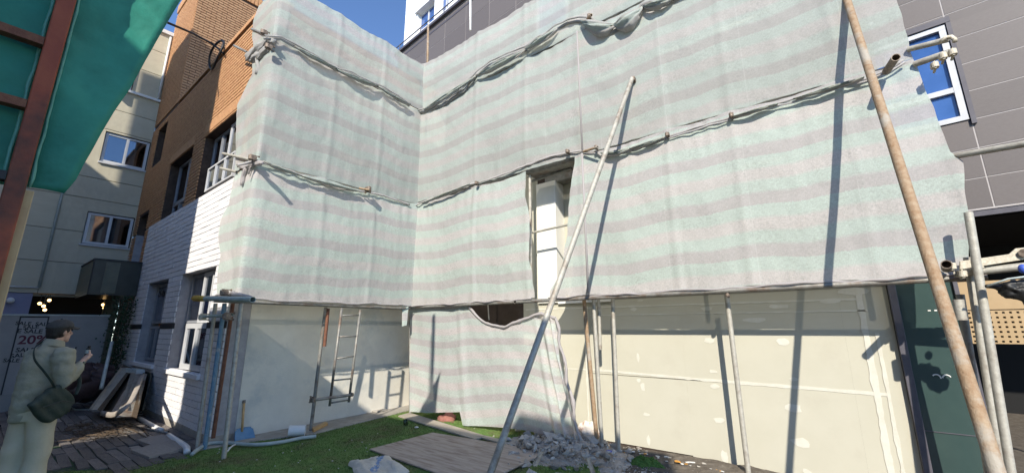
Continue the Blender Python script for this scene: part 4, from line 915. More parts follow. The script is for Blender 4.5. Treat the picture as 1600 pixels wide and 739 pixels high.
# ================================================================== neighbours across the yard, behind the camera: unseen, their tops shaped to shade its left and near part
def block(label, x0, x1, y0, y1, h, floors, hl=None, x2=None):
    n = empty('neighbour_building', label, 'building', ((x0+x1)/2, y1, 0)); inv = Matrix.Translation((-(x0+x1)/2, -y1, 0))
    def A(o): o.parent = n; o.matrix_parent_inverse = inv; return o
    if hl: A(MB().box(x0, x1, y0, y1, 0, min(hl, h-1)).build('wall', M['neigh'])); A(MB().box(x0, x1, y1-1.3, y1, min(hl, h-1), h).build('shade_slab', M['neigh']))  # thin top slab added to set the edge of the cast shade
    else: A(MB().box(x0, x1, y0, y1, 0, h-1.1).build('wall', M['neigh'])); A(MB().box(x0, x1, y1-.8, y1, h-1.1, h).build('roof_shade_slab', M['neigh']))
    if hl: A(MB().box(x2, x0-.003, y0 if hl > 8 else y0, y1, 0, hl if hl > 8 else hl-1).build('lower_wing', M['neigh']))
    if hl and hl < 8: A(MB().box(x2, x0-.003, y1-.8, y1, hl-1, hl-.003).build('wing_shade_slab', M['neigh']))  # thin band added on the wing, shaped for the shade it throws
    if hl: A(MB().box(x2, x0-.003, y1, y1+.05, hl-.12, hl-.003).build('cornice', M['concrete']))
    A(MB().box(x0+.003, x1-.003, y1, y1+.05, h-.15, h-.003).build('cornice', M['concrete']))
    k = 0
    for fl in range(floors):
        x = x0+.7
        while x+1.3 < x1:
            z = 1.0+fl*3.0
            f = MB().box(x, x+1.2, y1, y1+.06, z, z+.06).box(x, x+1.2, y1, y1+.06, z+1.34, z+1.4).box(x, x+.06, y1, y1+.058, z+.06, z+1.34).box(x+1.14, x+1.2, y1, y1+.058, z+.06, z+1.34).box(x+.57, x+.63, y1, y1+.056, z+.06, z+1.34)
            fo = A(f.build('window', M['gframe'])); MB().box(x+.06, x+1.14, y1+.01, y1+.02, z+.06, z+1.34).build('pane', M['glassb'], fo); x += 2.4
    return n
YBK = -4.0
block('tall rendered building across the yard, its low wing to the left', -11.6, -6.38, -9, YBK, 14.2, 4, hl=9.65, x2=-22)
block('low rendered building directly across the yard', .9, 3.15, -9, YBK, 7.0, 2, hl=6.5, x2=-4.95)
# ================================================================== things on the ground
def gp(x, y, z=0): return G(x, y, z)
# big brown board lying on the turf, thin planks beyond it
c = [gp(577, 703, .03), gp(676, 677, .05), gp(838, 704, .05), gp(846, 712, .05), gp(742, 762, .03)]
bm_ = MB(); bm_.prism([tuple(p) for p in c], (0, 0, .018)); bo = bm_.build('plywood_board', M['ply'], bevel=.004); tag(bo, 'large brown weathered board lying on the turf below the low net', 'board')
for pl, l_, m_ in (([(622, 651), (640, 646), (760, 683), (742, 688)], 'long grey plank lying along the foot of the low net', 'woodl'), ([(748, 684), (758, 682), (786, 689), (776, 692)], 'short pale offcut at the end of the long grey plank', 'woodl'), ([(540, 640), (560, 636), (605, 641), (590, 644)], 'flat scrap of board on the concrete strip', 'concrete')):
    p = [tuple(gp(x, y, .03 if 'strip' not in l_ else .04)) for x, y in pl]; tag(MB().prism(p, (0, 0, .022)).build('plank' if 'scrap' not in l_ else 'board_scrap', M[m_], bevel=.003), l_, 'plank')
for x, y in ((577+8, 703), (700, 690)): pass
# woven sack with a blue stripe
sk = MB(); sk.uv = []
ca, cb_, cc, cd_ = gp(544, 728), gp(603, 718), gp(640, 742), gp(570, 775)
NS = 26
for j in range(NS+1):
    for i in range(NS+1):
        u, v = i/NS, j/NS; p = ca.lerp(cb_, u).lerp(cd_.lerp(cc, u), v); e = min(u, 1-u, v, 1-v)
        k = .018*nz(u*7, v*7, 2); p = p+Vector((k, k, 0)); p.z = .03+.10*min(1, e*5)**.6*(.6+.5*nz(u*3, v*3, 5))+.035*abs(nz(u*9, v*9, 1)); sk.v.append(tuple(p)); sk.uv.append((u, v))
f_all = [(j*(NS+1)+i, j*(NS+1)+i+1, (j+1)*(NS+1)+i+1, (j+1)*(NS+1)+i) for j in range(NS) for i in range(NS)]
sk.f = f_all; so_ = sk.build('woven_sack', M['sackc'], smooth=True); tag(so_, 'crumpled white woven sack with a blue stripe on the turf', 'sack')
so_.data.materials.append(M['sackb'])
for k, p in enumerate(so_.data.polygons):
    i, j = k % NS, k//NS
    if abs((i-2)-(NS-j)*.9+2) < 2.2 and rc.random() < .9 and 2 < j < 20: p.material_index = 1
# rubble: a low mound with broken stones on it
def mound(name, cx, cy, rx, ry, h, m, seed):
    b = MB(); n = 44
    for j in range(n+1):
        for i in range(n+1):
            x, y = (i/n-.5)*2, (j/n-.5)*2; r_ = math.hypot(x, y)*(1+.25*nz(x*1.5+seed, y*1.5)); z = max(0, 1-r_**2)*h*(1+.5*fbm(x*2.5+seed, y*2.5))+.02*fbm(x*9, y*9, seed)-.01
            b.v.append((cx+x*rx, cy+y*ry, z))
    b.f = [(j*(n+1)+i, j*(n+1)+i+1, (j+1)*(n+1)+i+1, (j+1)*(n+1)+i) for j in range(n) for i in range(n)]
    return tag(b.build(name, m, smooth=False), kind='stuff')
mc = gp(900, 712)
mound('rubble_mound', -3.08, 4.85, .92, .70, .12, M['stoned'], 3)
mound('grit_strip', -1.3, 5.2, 1.6, .45, .07, M['earth'], 8)
rs = random.Random(21); protos = []
def stone_mesh(seed, m):
    b = bmesh.new(); r_ = random.Random(seed)
    pts = [Vector((r_.gauss(0, 1), r_.gauss(0, 1), r_.gauss(0, 1))).normalized()*r_.uniform(.7, 1) for _ in range(13)]
    for p in pts: b.verts.new((p.x*.6, p.y*.42, p.z*.42))
    bmesh.ops.convex_hull(b, input=b.verts); 
    for v in [v for v in b.verts if not v.link_faces]: b.verts.remove(v)
    me = bpy.data.meshes.new('stone'); b.to_mesh(me); b.free(); me.materials.append(m); return me
for k in range(18): protos.append(stone_mesh(k, M[('stone', 'stone', 'stoned', 'stoned', 'stone', 'stonel')[k % 6]]))
def mz(x, y): q = ((x+3.08)/.92)**2+((y-4.85)/.70)**2; return max(0, 1-q)*.12
n_st = 0
while n_st < 230:
    x, y = rs.gauss(-3.12, .42), rs.gauss(4.68, .36)
    if not (-4.4 < x < -.9 and 3.7 < y < 5.5): continue
    if x < -3.55 and y < 4.5: continue
    s_ = rs.choice((.05, .06, .075, .09, .12, .16)); o = bpy.data.objects.new('stone', protos[rs.randrange(18)]); COL.objects.link(o)
    o.scale = (s_, s_*rs.uniform(.7, 1), s_*rs.uniform(.6, 1)); o.rotation_euler = (rs.uniform(-.6, .6), rs.uniform(-.6, .6), rs.uniform(0, 6.28)); o.location = (x, y, mz(x, y)+.015+s_*.15)
    tag(o, 'broken grey stone in the rubble heap at the feet of the standards', 'stone', 'broken stones of the rubble heap'); n_st += 1
gb_ = MB()
for _ in range(2600):
    x, y = rs.gauss(-2.5, .95), rs.gauss(4.85, .42)
    if y > 5.5: continue
    s_ = rs.uniform(.006, .022); z = mz(x, y)+s_*.6
    q = [Vector((rs.uniform(-1, 1), rs.uniform(-1, 1), rs.uniform(-.7, .7)))*s_ for _ in range(4)]; c_ = Vector((x, y, z)); gb_.add([c_+v for v in q], [(0, 1, 2), (0, 2, 3), (0, 3, 1), (1, 3, 2)])
tag(gb_.build('grit', M['stone']), kind='stuff')
for (x, y), sx, sy, rz, l_, m_ in (((862, 690), .34, .22, .3, 'largest flat slab of mortar on top of the rubble heap', 'stone'), ((925, 690), .30, .20, -.2, 'flat grey slab leaning on the rubble left of the rusty standard', 'stone'), ((868, 700), .10, .09, .8, 'round pale lump in the middle of the rubble heap', 'stonel'), ((835, 735), .16, .10, .2, 'pale stone at the near edge of the rubble heap', 'stonel'), ((880, 737), .22, .13, .5, 'cream stone at the bottom edge below the rubble heap', 'stonel')):
    p = gp(x, y, .10); o = bpy.data.objects.new('slab', stone_mesh(int(x), M[m_])); COL.objects.link(o); o.scale = (sx, sy*1.4, .12); o.location = (p.x, p.y, mz(p.x, p.y)+.05); o.rotation_euler = (.1, .15, rz); tag(o, l_, 'stone')
# pale plaster lumps by the wall foot
for (x, y), s_, l_ in (((918, 673), .26, 'rust stained white plaster lump at the foot of the rust brown standard'), ((862, 668), .34, 'low white plaster heap under the edge of the low net')):
    b = MB(); c_ = PY(x, y, 5.22); b.ball((0, 0, 0), (s_*.6, s_*.35, s_*.5), 14, 10).ball((s_*.35, .02, -s_*.2), (s_*.5, s_*.3, s_*.25), 12, 8).ball((-s_*.5, 0, -s_*.25), (s_*.4, s_*.3, s_*.2), 12, 8)
    o = b.build('plaster_lump', M['foam'], remesh=.02, sm=1, loc=(c_.x, c_.y, max(.12, c_.z))); 
    for v in o.data.vertices: v.co += v.co.normalized()*.03*nz(v.co.x*14, v.co.y*14, v.co.z*14)
    for p in o.data.polygons: p.use_smooth = False
    tag(o, l_, 'plaster lump')
# two galvanised offcuts sticking out of the rubble
for a, b, l_ in (((846, 706), (836, 728), 'shiny metal stud offcut at the left of the rubble heap'), ((919, 716), (927, 742), 'shiny metal stud offcut sticking out at the bottom of the rubble')):
    pa, pb = gp(*a, .22), gp(*b, .16); d = (pb-pa); q = d.cross(Vector((0, 0, 1))).normalized()*.022; u_ = Vector((0, 0, .02))
    m_ = MB().prism([pa-q, pa+q, pb+q, pb-q], (0, 0, .003)).prism([pa-q, pb-q, pb-q*1.01+u_, pa-q*1.01+u_], q*.08).prism([pa+q, pb+q, pb+q*1.01+u_, pa+q*1.01+u_], -q*.08); tag(m_.build('metal_stud', M['zinc']), l_, 'metal stud')
ms = mound('moss_patch', -2.02, 4.95, .26, .12, .10, M['moss'], 12)
mound('moss_clump', -3.9, 3.95, .22, .12, .05, M['moss'], 15)
# litter along the wall foot and on the turf
lr = random.Random(31)
def scrap(label, x, y, s_, m_, z=.05, cat='litter', grp=None):
    p = gp(x, y, z); k = 6; b = MB(); poly = [(s_*(.6+.5*lr.random())*math.cos(6.283*i/k), s_*(.6+.5*lr.random())*math.sin(6.283*i/k)*.7, s_*.25*lr.random()) for i in range(k)]
    b.prism(poly, (0, 0, max(.004, s_*.2))); o = b.build('litter_scrap', M[m_], loc=p); return tag(o, label, cat, grp)
for i in range(46):
    x = lr.uniform(960, 1135); y = interp([(960, 703), (1140, 738)], x)+lr.uniform(-6, 2); m_ = lr.choice(['litterw']*6+['stonel', 'orange', 'sackc']); scrap('small scrap of waste at the foot of the cream drywall', x, y, lr.uniform(.012, .035), m_, grp='waste scraps along the foot of the drywall')
scrap('crumpled blue scrap beside the pale standards in the rubble', 953, 706, .05, 'bluel', .09); scrap('bright orange scrap at the foot of the drywall, middle of the litter', 1058, 722, .045, 'orange', .06); scrap('orange scrap half under the lowest part of the drywall', 1128, 737, .035, 'orange', .04)
scrap('pale wooden chip between the plank and the rubble', 806, 696, .05, 'woodl', .06)
lt = random.Random(17)
for i in range(70):
    x, y = lt.uniform(330, 800), lt.uniform(668, 739)
    p = gp(x, y)
    if not inside((p.x, p.y), turf_pts) or (x > 585 and y < 735 and x > 600): continue
    scrap('tiny white scrap scattered on the turf', x, y, lt.uniform(.006, .016), 'litterw', .025, 'litter', 'tiny scraps scattered on the turf')
for i in range(16): scrap('small white scrap in front of the rubble heap', lt.uniform(790, 835), lt.uniform(700, 709), lt.uniform(.010, .022), 'litterw', .03, grp='white scraps in front of the rubble heap')
b = MB().ball((0, 0, 0), (.035, .03, .026), 10, 8).build('white_pebble', M['litterw'], smooth=True, loc=gp(551, 724, .035)); tag(b, 'round white lump on the turf just left of the sack', 'pebble')
b = MB().ball((0, 0, 0), (.04, .03, .012), 10, 8).build('white_pebble', M['litterw'], smooth=True, loc=gp(651, 667, .03)); tag(b, 'flat white lump on the turf beside the long grey plank', 'pebble')
cu_ = MB().pipe((0, 0, 0), (.02, -.03, .085), .035, 14, .003).build('plastic_cup', M['glass'], loc=gp(634, 664, .02)); tag(cu_, 'clear plastic cup standing by the stub at the left end of the low net', 'cup')
# pinkish cloth bundle under the low net
b = MB()
for (x, y, sx, sy, sz) in ((0, 0, .22, .10, .10), (.16, -.02, .16, .09, .07), (-.18, .02, .15, .08, .06), (.30, .03, .12, .06, .05), (.06, .05, .14, .08, .15)): b.ball((x, y, sz*.6), (sx, sy, sz), 14, 10)
o = b.build('cloth_bundle', M['redc'], remesh=.018, sm=2, loc=PY(694, 660, 5.15)-Vector((0, 0, .06))); 
for v in o.data.vertices: v.co += v.co.normalized()*.045*nz(v.co.x*13, v.co.y*9, v.co.z*16)
tag(o, 'dusty pinkish cloth bundle poking out under the low net', 'cloth')
# white pipe offcut, bent grey hose, shovel, timber by the rendered wall
tag(MB().pipe(gp(466, 672, .12)+Vector((-.07, -.10, 0)), gp(466, 672, .11)+Vector((.09, .06, 0)), .078, 20, .006).build('pipe_offcut', M['pvc']), 'short white plastic pipe offcut lying at the foot of the standard', 'pipe offcut')
hs = [gp(x, y, .06) for x, y in ((300, 709), (322, 694), (345, 691), (375, 693), (405, 694), (440, 690), (470, 684), (494, 681))]
def smoothpts(P, k=6):
    out = []
    for i in range(len(P)-1):
        p0, p1, p2, p3 = P[max(i-1, 0)], P[i], P[i+1], P[min(i+2, len(P)-1)]
        for j in range(k):
            t = j/k; out.append(.5*((2*p1)+(p2-p0)*t+(2*p0-5*p1+4*p2-p3)*t*t+(3*p1-p0-3*p2+p3)*t**3))
    return out+[P[-1]]
tag(MB().tube(smoothpts(hs), .024, 12).build('grey_hose', M['pvcg'], smooth=True), 'bent grey plastic pipe lying along the edge of the turf', 'pipe')
tag(MB().prism([tuple(gp(x, y, .04)) for x, y in ((487, 672), (490, 675), (512, 664), (508, 662))], (0, 0, .04)).build('timber_offcut', M['handle']), 'short brown timber offcut leaning by the pipe offcut', 'timber')
tag(MB().tube(smoothpts([gp(355, 705, .04), gp(362, 697, .07), gp(368, 694, .05), gp(357, 700, .05)]), .010, 8).build('wire_scrap', M['litterw'], smooth=True), 'twisted white scrap beside the front grey standard', 'litter')
sh = empty('shovel', 'blue plastic shovel with a wooden handle leaning on the white wall', 'shovel', gp(383, 690, .035))
o_ = sh.location; hb_, ht_ = PX(378, 674, XC+.10)-o_, PX(381.5, 626, XC+.03)-o_
MB().tube([hb_, ht_], .016, 10).build('handle', M['handle'], sh, smooth=True); MB().tube([ht_-Vector((0, 0, .03)), ht_+Vector((0, 0, .01))], .021, 10).build('grip', M['clamp'], sh)
bl = MB(); nn = 10
for j in range(nn+1):
    for i in range(nn+1):
        u, v = i/nn*2-1, j/nn; ww = .105*(1-.15*v)*(1 if v < .85 else .8); bl.v.append((hb_.x+.10*(1-v)-.03+.03*u*u, hb_.y+.02+u*ww*1.25, (hb_.z+.05)*v+.0))
bl.f = [(j*(nn+1)+i, j*(nn+1)+i+1, (j+1)*(nn+1)+i+1, (j+1)*(nn+1)+i) for j in range(nn) for i in range(nn)]
q = bl.build('blade', M['shovel'], sh, smooth=True); s_ = q.modifiers.new('t', 'SOLIDIFY'); s_.thickness = .006
# white gutter pipe in pieces and dark battens along the brick building
def rod(label, pts, r, m_, nm, cat, n=10): return tag(MB().tube([gp(x, y, z) for x, y, z in pts], r, n).build(nm, M[m_], smooth=True), label, cat)
tag(MB().tube(smoothpts([gp(217, 653, .05), gp(240, 666, .05), gp(252, 672, .05)], 4), .036, 14).build('downpipe_length', M['pvc'], smooth=True), 'white downpipe lying at the foot of the painted wall', 'pipe')
tag(MB().tube(smoothpts([gp(263, 680, .05), gp(283, 693, .05), gp(291, 699, .05), gp(292, 706, .04)], 5), .038, 14).build('downpipe_length', M['pvc'], smooth=True), 'shorter white downpipe with a bent end near the turf', 'pipe')
for pts, m_, l_ in ((((190, 662, .03), (262, 676, .05)), 'zincd', 'grey metal bar crossing the white downpipe'), (((200, 668, .03), (236, 688, .03)), 'wood', 'dark batten lying in front of the white downpipe'), (((110, 636, .03), (118, 640, .03), (158, 640, .03)), 'pvcg', 'bent pale metal strip by the wooden boards'), (((96, 625, .03), (107, 638, .03)), 'pvcg', 'short pale metal strip beside the person'), (((165, 656, .03), (205, 676, .03)), 'wire', 'thin black batten lying on the brown pavers'), (((225, 672, .03), (232, 682, .03)), 'wood', 'stub of dark batten near the white downpipe')):
    rod(l_, pts, .016, m_, 'metal_bar' if 'metal' in l_ else 'batten', 'bar')
for (x, y), l_ in (((262, 700), 'lighter square slab near the edge of the turf'), ((241, 706), 'pale concrete slab by the edge of the turf'), ((247, 690), 'grey concrete slab below the white downpipe')):
    p = gp(x, y, .03); tag(piece('concrete_slab', M['paverl'], None, (p.x, p.y, .045), (.55, .30, .03), .15, .02, .03), l_, 'slab')
# tangle of roots and twigs on the pavers
tw_ = MB(); r2_ = random.Random(12)
for _ in range(70):
    p = gp(r2_.uniform(115, 185), r2_.uniform(663, 690), .02); a = r2_.uniform(0, 6.28); pts = []
    for k in range(6): pts.append(p+Vector((math.cos(a)*k*.05, math.sin(a)*k*.05, .02+.03*abs(math.sin(k+a))))); a += r2_.uniform(-.7, .7)
    tw_.tube(pts, .005, 5)
tag(tw_.build('twigs', M['wood']), kind='stuff')
# timber trough and boards leaning against the painted wall
bx0 = empty('timber_trough', 'dark wooden trough with a bent pale lip leaning against the painted wall', 'trough', gp(165, 645))
O = bx0.location
def W(x, y, Y): return PY(x, y, Y)-O
tp1, tp2, bt1, bt2 = (203, 578), (222, 581), (158, 642), (200, 652)
MB().prism([W(204, 580, 2.15), W(224, 582, 2.12), W(206, 650, 1.7), W(158, 645, 1.65)], (.05, .05, -.03)).build('back_board', M['wood'], bx0)
MB().prism([W(222, 582, 2.16), W(230, 584, 2.16), W(212, 650, 1.75), W(204, 652, 1.70)], (-.02, -.16, .02)).build('side_rail', M['zincd'], bx0)
MB().prism([W(202, 576, 2.13), W(206, 577, 2.13), W(160, 641, 1.62), W(156, 640, 1.62)], (0, -.14, .04)).build('side_rail', M['woodl'], bx0)
lip = [W(*q) for q in ((158, 645, 1.50), (175, 648, 1.48), (190, 641, 1.50), (203, 628, 1.60), (214, 606, 1.8), (222, 586, 2.02))]
MB().tube(smoothpts(lip, 5), .030, 8, ell=(.5, 1.4)).build('lip', M['paverl'], bx0, smooth=True)
MB().prism([W(196, 612, 1.9), W(212, 606, 1.95), W(200, 640, 1.68), W(176, 646, 1.62)], (0, -.02, .03)).build('loose_board', M['ply'], bx0); MB().prism([W(205, 574, 2.16), W(226, 577, 2.16), W(226, 583, 2.14), W(205, 580, 2.14)], (0, -.12, 0)).build('top_board', M['pvcg'], bx0)
tag(MB().prism([PY(190, 572, 2.1), PY(203, 577, 2.08), PY(157, 642, 1.55), PY(140, 636, 1.55)], (-.03, .04, .03)).build('leaning_board', M['wood'], bevel=.004), 'old brown board leaning left of the trough', 'board')
tag(MB().prism([PY(226, 580, 2.2), PY(236, 583, 2.2), PY(222, 640, 2.0), PY(206, 652, 1.95)], (.0, .03, .0)).build('leaning_board', M['bay'], bevel=.004), 'black board leaning behind the trough on the painted wall', 'board')
tag(MB().tube([PY(175, 534, 1.75), PY(158, 607, 1.6)], .028, 8).build('green_post', M['pvcg'], smooth=True), 'pale green stake leaning at the end of the grey hoarding', 'stake')
# heap of brown bags against the hoarding, climbing plant at its end
bh = empty('bag_heap', 'heap of crumpled brown plastic bags against the grey hoarding', 'bags', gp(125, 618))
O = bh.location
for k, (x, y, s_) in enumerate(((105, 596, .34), (125, 606, .38), (145, 592, .30), (120, 583, .28), (150, 580, .24), (100, 612, .25))):
    b = MB(); c_ = PX(x, y, -12.3-.1*k)-O; b.ball((0, 0, 0), (s_*.9, s_*1.1, s_*.65), 18, 12)
    o = b.build('bag', M['bags'], bh, smooth=True, merge=True, loc=c_); 
    for v in o.data.vertices: q = v.co.normalized(); v.co += q*(.30*s_*fbm(q.x*2.3+k*3, q.y*2.3, q.z*2.3)+.10*s_*nz(q.x*7, q.y*7, q.z*7+k))
cp = empty('climbing_plant', 'dark climbing plant at the end of the grey hoarding', 'plant', (-13.3, 2.05, 0)); r3 = random.Random(6); lf = MB(); st = MB()
for k in range(9):
    st.tube([Vector((r3.uniform(-.2, .15), r3.uniform(-.10, .10), 0)), Vector((r3.uniform(-.2, .15), r3.uniform(-.12, .1), 1.0)), Vector((r3.uniform(-.2, .15), r3.uniform(-.12, .1), 2.0+.4*r3.random()))], .010, 5)
for k in range(1500):
    c_ = Vector((r3.gauss(0, .13), r3.gauss(0, .10), r3.uniform(.3, 2.35))); a = Vector((r3.gauss(0, 1), r3.gauss(0, 1), r3.gauss(0, 1))).normalized()*.03; b_ = a.cross(Vector((r3.gauss(0, 1), r3.gauss(0, 1), r3.gauss(0, 1)))).normalized()*.02; lf.add([c_-a, c_+b_, c_+a, c_-b_], [(0, 1, 2, 3)])
st.build('stems', M['wood'], cp); lf.build('foliage', M['turfo'], cp)
# ================================================================== person
pr_ = empty('person', 'person in a sand puffer jacket, dark cap and cream trousers holding a small dark canister', 'person', (*G(22, 793)[:2], 0), R(27))
pr_.scale = (.92, .90, 1)
def PR(*a, **k): return a[0].build(*a[1:], parent=pr_, **k)
V = Vector
# local frame: +Y where the person looks, +X the right side (towards the camera), Z up. One continuous body first.
b = MB()
b.tube([(0, -.02, .88), (0, -.02, 1.0), (0, -.01, 1.15), (0, .0, 1.30), (0, -.01, 1.38), (0, .0, 1.44)], [.15, .155, .15, .165, .13, .07], 18, ell=(1.05, .78))
b.tube([(0, .0, 1.38), (0, .015, 1.45), (0, .025, 1.52)], [.062, .056, .055], 14)
hc = V((0, .045, 1.585))
b.ball(hc+V((0, -.012, .02)), (.076, .095, .098), 18, 14); b.ball(hc+V((0, .040, -.055)), (.050, .050, .050), 14, 10); b.ball(hc+V((0, .068, -.088)), (.026, .022, .020), 10, 8)
b.tube([hc+V((0, .083, .010)), hc+V((0, .106, -.024)), hc+V((0, .094, -.034))], [.008, .013, .010], 8); b.ball(hc+V((0, .086, -.058)), (.020, .010, .010), 10, 6)
for sx in (-1, 1): b.ball(hc+V((sx*.076, -.005, -.012)), (.010, .018, .028), 10, 8)
hip = .90
for sx, dy in ((1, .03), (-1, -.05)): b.tube([(sx*.085, -.02, hip), (sx*.09, dy*.5, .70), (sx*.09, dy, .48), (sx*.09, dy*.9, .28), (sx*.09, dy*.8, .09)], [.098, .082, .060, .052, .040], 14); b.ball((sx*.09, dy+.05, .045), (.045, .12, .04), 12, 8)
sR, eR, wR = V((.185, .0, 1.36)), V((.235, .03, 1.10)), V((.165, .205, 1.29))
sL, eL, wL = V((-.185, .0, 1.36)), V((-.225, .02, 1.10)), V((-.20, .12, .90))
for s_, e_, w_ in ((sR, eR, wR), (sL, eL, wL)): b.tube([s_, s_.lerp(e_, .5), e_, e_.lerp(w_, .5), w_], [.055, .048, .040, .036, .026], 12)
def hand(b, w_, fd, pn, side, curl, r=.0085):
    """palm at the wrist w_, fingers along fd, palm normal pn; four fingers of different length and a thumb"""
    fd, pn = V(fd).normalized(), V(pn).normalized(); ac = fd.cross(pn).normalized()*side; c = w_+fd*.05
    b.tube([w_-fd*.01, w_+fd*.03, w_+fd*.085], [.025, .036, .034], 12, ell=(1, .6))
    for k, ln in enumerate((.066, .074, .070, .056)):
        q = w_+fd*.08+ac*((k-1.5)*.019); d = fd; P_ = [q-fd*.02, q]
        for j in range(3): d = (d*math.cos(curl[j])+pn*math.sin(curl[j])).normalized(); q = q+d*ln*(.45, .32, .25)[j]; P_.append(q)
        b.tube(P_, [r*1.15, r*1.1, r, r*.92, r*.75], 8)
    q = w_+fd*.025+ac*-.03; d = (fd*.6-ac*.7+pn*.4).normalized(); P_ = [q, q+d*.032, q+d*.05+pn*.018, q+d*.055+pn*.04]; b.tube(P_, [r*1.4, r*1.25, r*1.1, r*.8], 8)
fdR = V((-.10, .55, .55)); pnR = V((-.75, -.45, .35)); hand(b, wR, fdR, pnR, 1, (.75, .95, .6)); hand(b, wL, (.02, .2, -1), (.9, .1, .05), -1, (.2, .3, .2))
body = PR(b, 'body', M['skin'], remesh=.0065, sm=3)
# eyes, brows and mouth set into the head
for sx in (-1, 1):
    f_ = MB(); f_.ball(hc+V((sx*.031, .083, .014)), (.011, .007, .006), 8, 6); f_.tube([hc+V((sx*.016, .093, .030)), hc+V((sx*.032, .091, .034)), hc+V((sx*.048, .080, .028))], .0035, 6)
    PR(f_, 'eye', M['hair'])
PR(MB().tube([hc+V((-.02, .088, -.060)), hc+V((0, .096, -.058)), hc+V((.02, .088, -.060))], .003, 6), 'mouth', M['redc'])
# hair under the cap
h_ = MB(); h_.ball(hc+V((0, -.030, .020)), (.086, .088, .100), 20, 14); h_.ball(hc+V((0, -.060, -.030)), (.070, .050, .055), 16, 10); 
for sx in (-1, 1): h_.ball(hc+V((sx*.074, .020, .020)), (.010, .022, .034), 10, 8)
PR(h_, 'hair', M['hair'], remesh=.008, sm=1)
# flat cap with brim
c_ = MB(); n_ = 28
for j in range(11):
    ph = j/10*1.62
    for k in range(n_): th = 6.283*k/n_; r_ = math.sin(ph); c_.v.append((hc.x+.096*r_*math.cos(th), hc.y-.012+.112*r_*math.sin(th), hc.z+.040+.082*math.cos(ph)+.008*math.sin(th)*r_))
for j in range(10):
    for k in range(n_): c_.f.append((j*n_+k, (j+1)*n_+k, (j+1)*n_+(k+1) % n_, j*n_+(k+1) % n_))
cpo = PR(c_, 'cap', M['cap'], smooth=True); q = cpo.modifiers.new('t', 'SOLIDIFY'); q.thickness = .006
br = MB()
for j in range(7):
    t = j/6
    for k in range(13): a = (k/12-.5)*2; x = a*.074*(1-.25*t); br.v.append((x, hc.y+.075+.095*t-.045*a*a*(1), hc.z+.050-.018*t-.018*a*a+.006*t))
br.f = [(j*13+k, j*13+k+1, (j+1)*13+k+1, (j+1)*13+k) for j in range(6) for k in range(12)]
bro = br.build('brim', M['cap'], cpo, smooth=True); q = bro.modifiers.new('t', 'SOLIDIFY'); q.thickness = .008
bt_ = MB().ball(hc+V((0, -.012, .124)), (.009, .009, .005), 8, 6).build('button', M['cap'], cpo, smooth=True)
# puffer jacket
j_ = MB()
j_.tube([(0, -.02, .76), (0, -.02, .80), (0, -.025, .92), (0, -.025, 1.05), (0, -.02, 1.18), (0, -.015, 1.30), (0, -.01, 1.38), (0, .0, 1.43), (0, .01, 1.475)], [.165, .182, .188, .186, .19, .188, .158, .105, .088], 28, ell=(.98, .70))
for s_, e_, w_ in ((sR, eR, wR), (sL, eL, wL)): w2 = w_.lerp(e_, .10); j_.tube([s_+V((-.05*(1 if s_.x > 0 else -1), 0, .01)), s_, s_.lerp(e_, .35), s_.lerp(e_, .7), e_, e_.lerp(w2, .3), e_.lerp(w2, .7), w2], [.080, .094, .090, .084, .078, .070, .058, .040], 20)
jk = PR(j_, 'jacket', M['jacket'], remesh=.0115, sm=5)
for v in jk.data.vertices:
    x, y, z = v.co; n = v.normal
    armr = x > .19 and y > -.1 and z < 1.36
    f = abs(math.sin((z*1.0+.06*nz(x*4, y*4, z*2))*math.pi/.105)); v.co += n*(.006*(f**.5)-.003+.012*nz(x*9, y*9, z*13)+.006*nz(x*22, y*22, z*30))
PR(MB().tube([(0, .005, 1.44), (0, .012, 1.475), (0, .018, 1.50)], [.098, .088, .078], 24, cap=False, ell=(1, .95)), 'collar', M['jacket'], smooth=True)
PR(MB().tube([(.10, .155, 1.43), (.02, .198, 1.2), (.02, .20, .80)], .006, 6), 'zip', M['cap'])
# trousers
t_ = MB()
t_.tube([(0, -.02, .96), (0, -.02, .86), (0, -.01, .78)], [.155, .17, .165], 20, ell=(1.05, .85))
for sx, dy in ((1, .03), (-1, -.05)): t_.tube([(sx*.075, -.02, .86), (sx*.085, dy*.4, .72), (sx*.09, dy, .50), (sx*.09, dy*.95, .30), (sx*.09, dy*.7, .12), (sx*.09, dy*.7, .04)], [.115, .112, .098, .094, .092, .090], 18)
tr_o = PR(t_, 'trousers', M['trous'], remesh=.012, sm=3)
for v in tr_o.data.vertices: x, y, z = v.co; v.co += v.normal*(.010*nz(x*6, y*6, z*8)+.008*math.sin(z*26+x*14+4*nz(x*3, y*3, z*3))*max(0, .6-abs(z-.35)))
for sx, dy in ((1, .03), (-1, -.05)): s_ = MB().ball((sx*.09, dy+.05, .05), (.052, .145, .052), 14, 10); PR(s_, 'shoe', M['shoe'], smooth=True)
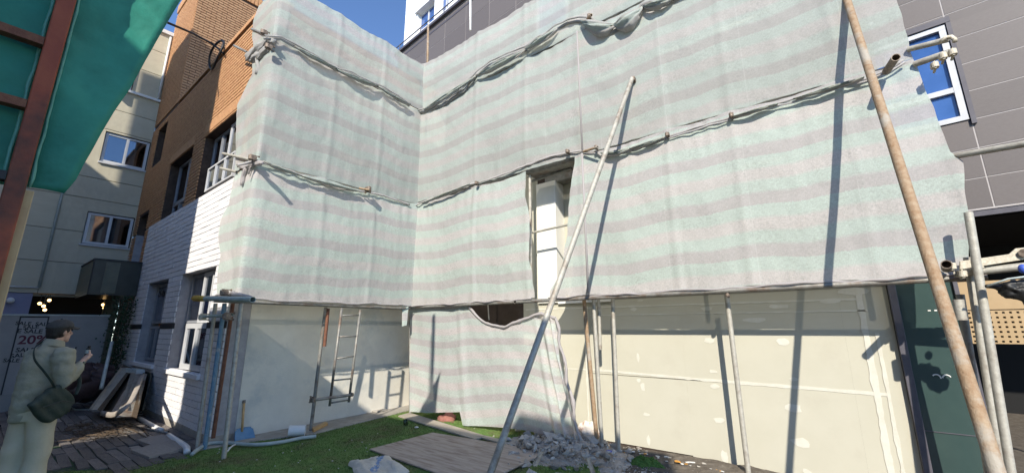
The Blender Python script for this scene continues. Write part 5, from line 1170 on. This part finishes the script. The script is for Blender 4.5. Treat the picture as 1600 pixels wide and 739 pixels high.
# shoulder bag with its strap across the back
bag = empty('shoulder_bag', 'dark green slouchy shoulder bag with wide strap hanging at the hip', 'bag', (0, 0, 0)); 
bag.location = pr_.location; bag.rotation_euler = pr_.rotation_euler; bag.scale = pr_.scale
g_ = MB()
prof = [(-.21, .93), (-.05, 1.075), (.02, 1.085), (.16, .955), (.185, .90), (.14, .80), (.02, .745), (-.05, .755), (-.14, .83)]
k = len(prof); cyy = sum(p[0] for p in prof)/k; czz = sum(p[1] for p in prof)/k
for d, s_ in ((-.035, .86), (-.018, 1.0), (.018, 1.0), (.040, .88)):
    for p in prof: g_.v.append((.235+d, cyy-.03+(p[0]-cyy)*s_, czz+(p[1]-czz)*s_))
for j in range(3):
    for i in range(k): g_.f.append((j*k+i, j*k+(i+1) % k, (j+1)*k+(i+1) % k, (j+1)*k+i))
g_.f.append(tuple(range(k))[::-1]); g_.f.append(tuple(range(3*k, 4*k)))
bo_ = g_.build('pouch', M['bagd'], bag, remesh=.012, sm=5)
for v in bo_.data.vertices: x, y, z = v.co; v.co += v.normal*(.009*nz(x*12, y*10, z*12)+.004*math.sin((y+z)*55))
MB().tube([(.30, -.15, .90), (.312, 0, .935), (.30, .13, .895)], .004, 6).build('zip', M['cap'], bag)
strap = [V((.26, -.06, 1.06)), V((.262, -.10, 1.12)), V((.235, -.165, 1.22)), V((.16, -.215, 1.33)), V((.04, -.165, 1.43)), V((-.05, -.06, 1.485)), V((-.085, .04, 1.47)), V((-.04, .15, 1.38)), V((.08, .21, 1.22)), V((.20, .19, 1.08)), V((.27, .13, .97))]
MB().tube(smoothpts(strap, 6), .017, 8, ell=(1.0, .28)).build('strap', M['bagd'], bag, smooth=True)
# small canister in the right hand
can = empty('canister', 'small dark canister with a pale label in the raised right hand', 'canister'); can.location = pr_.location; can.rotation_euler = pr_.rotation_euler; can.scale = pr_.scale
cc_ = wR+fdR.normalized()*.085+pnR.normalized()*.028; ax = V((.05, .05, 1)).normalized()
MB().tube([cc_-ax*.045, cc_+ax*.05], .021, 16).build('can', M['cap'], can); MB().tube([cc_+ax*.052, cc_+ax*.075], .013, 12).build('cap_top', M['wire'], can); MB().tube([cc_+ax*.0, cc_+ax*.035], .0216, 16).build('label_band', M['pvcg'], can)
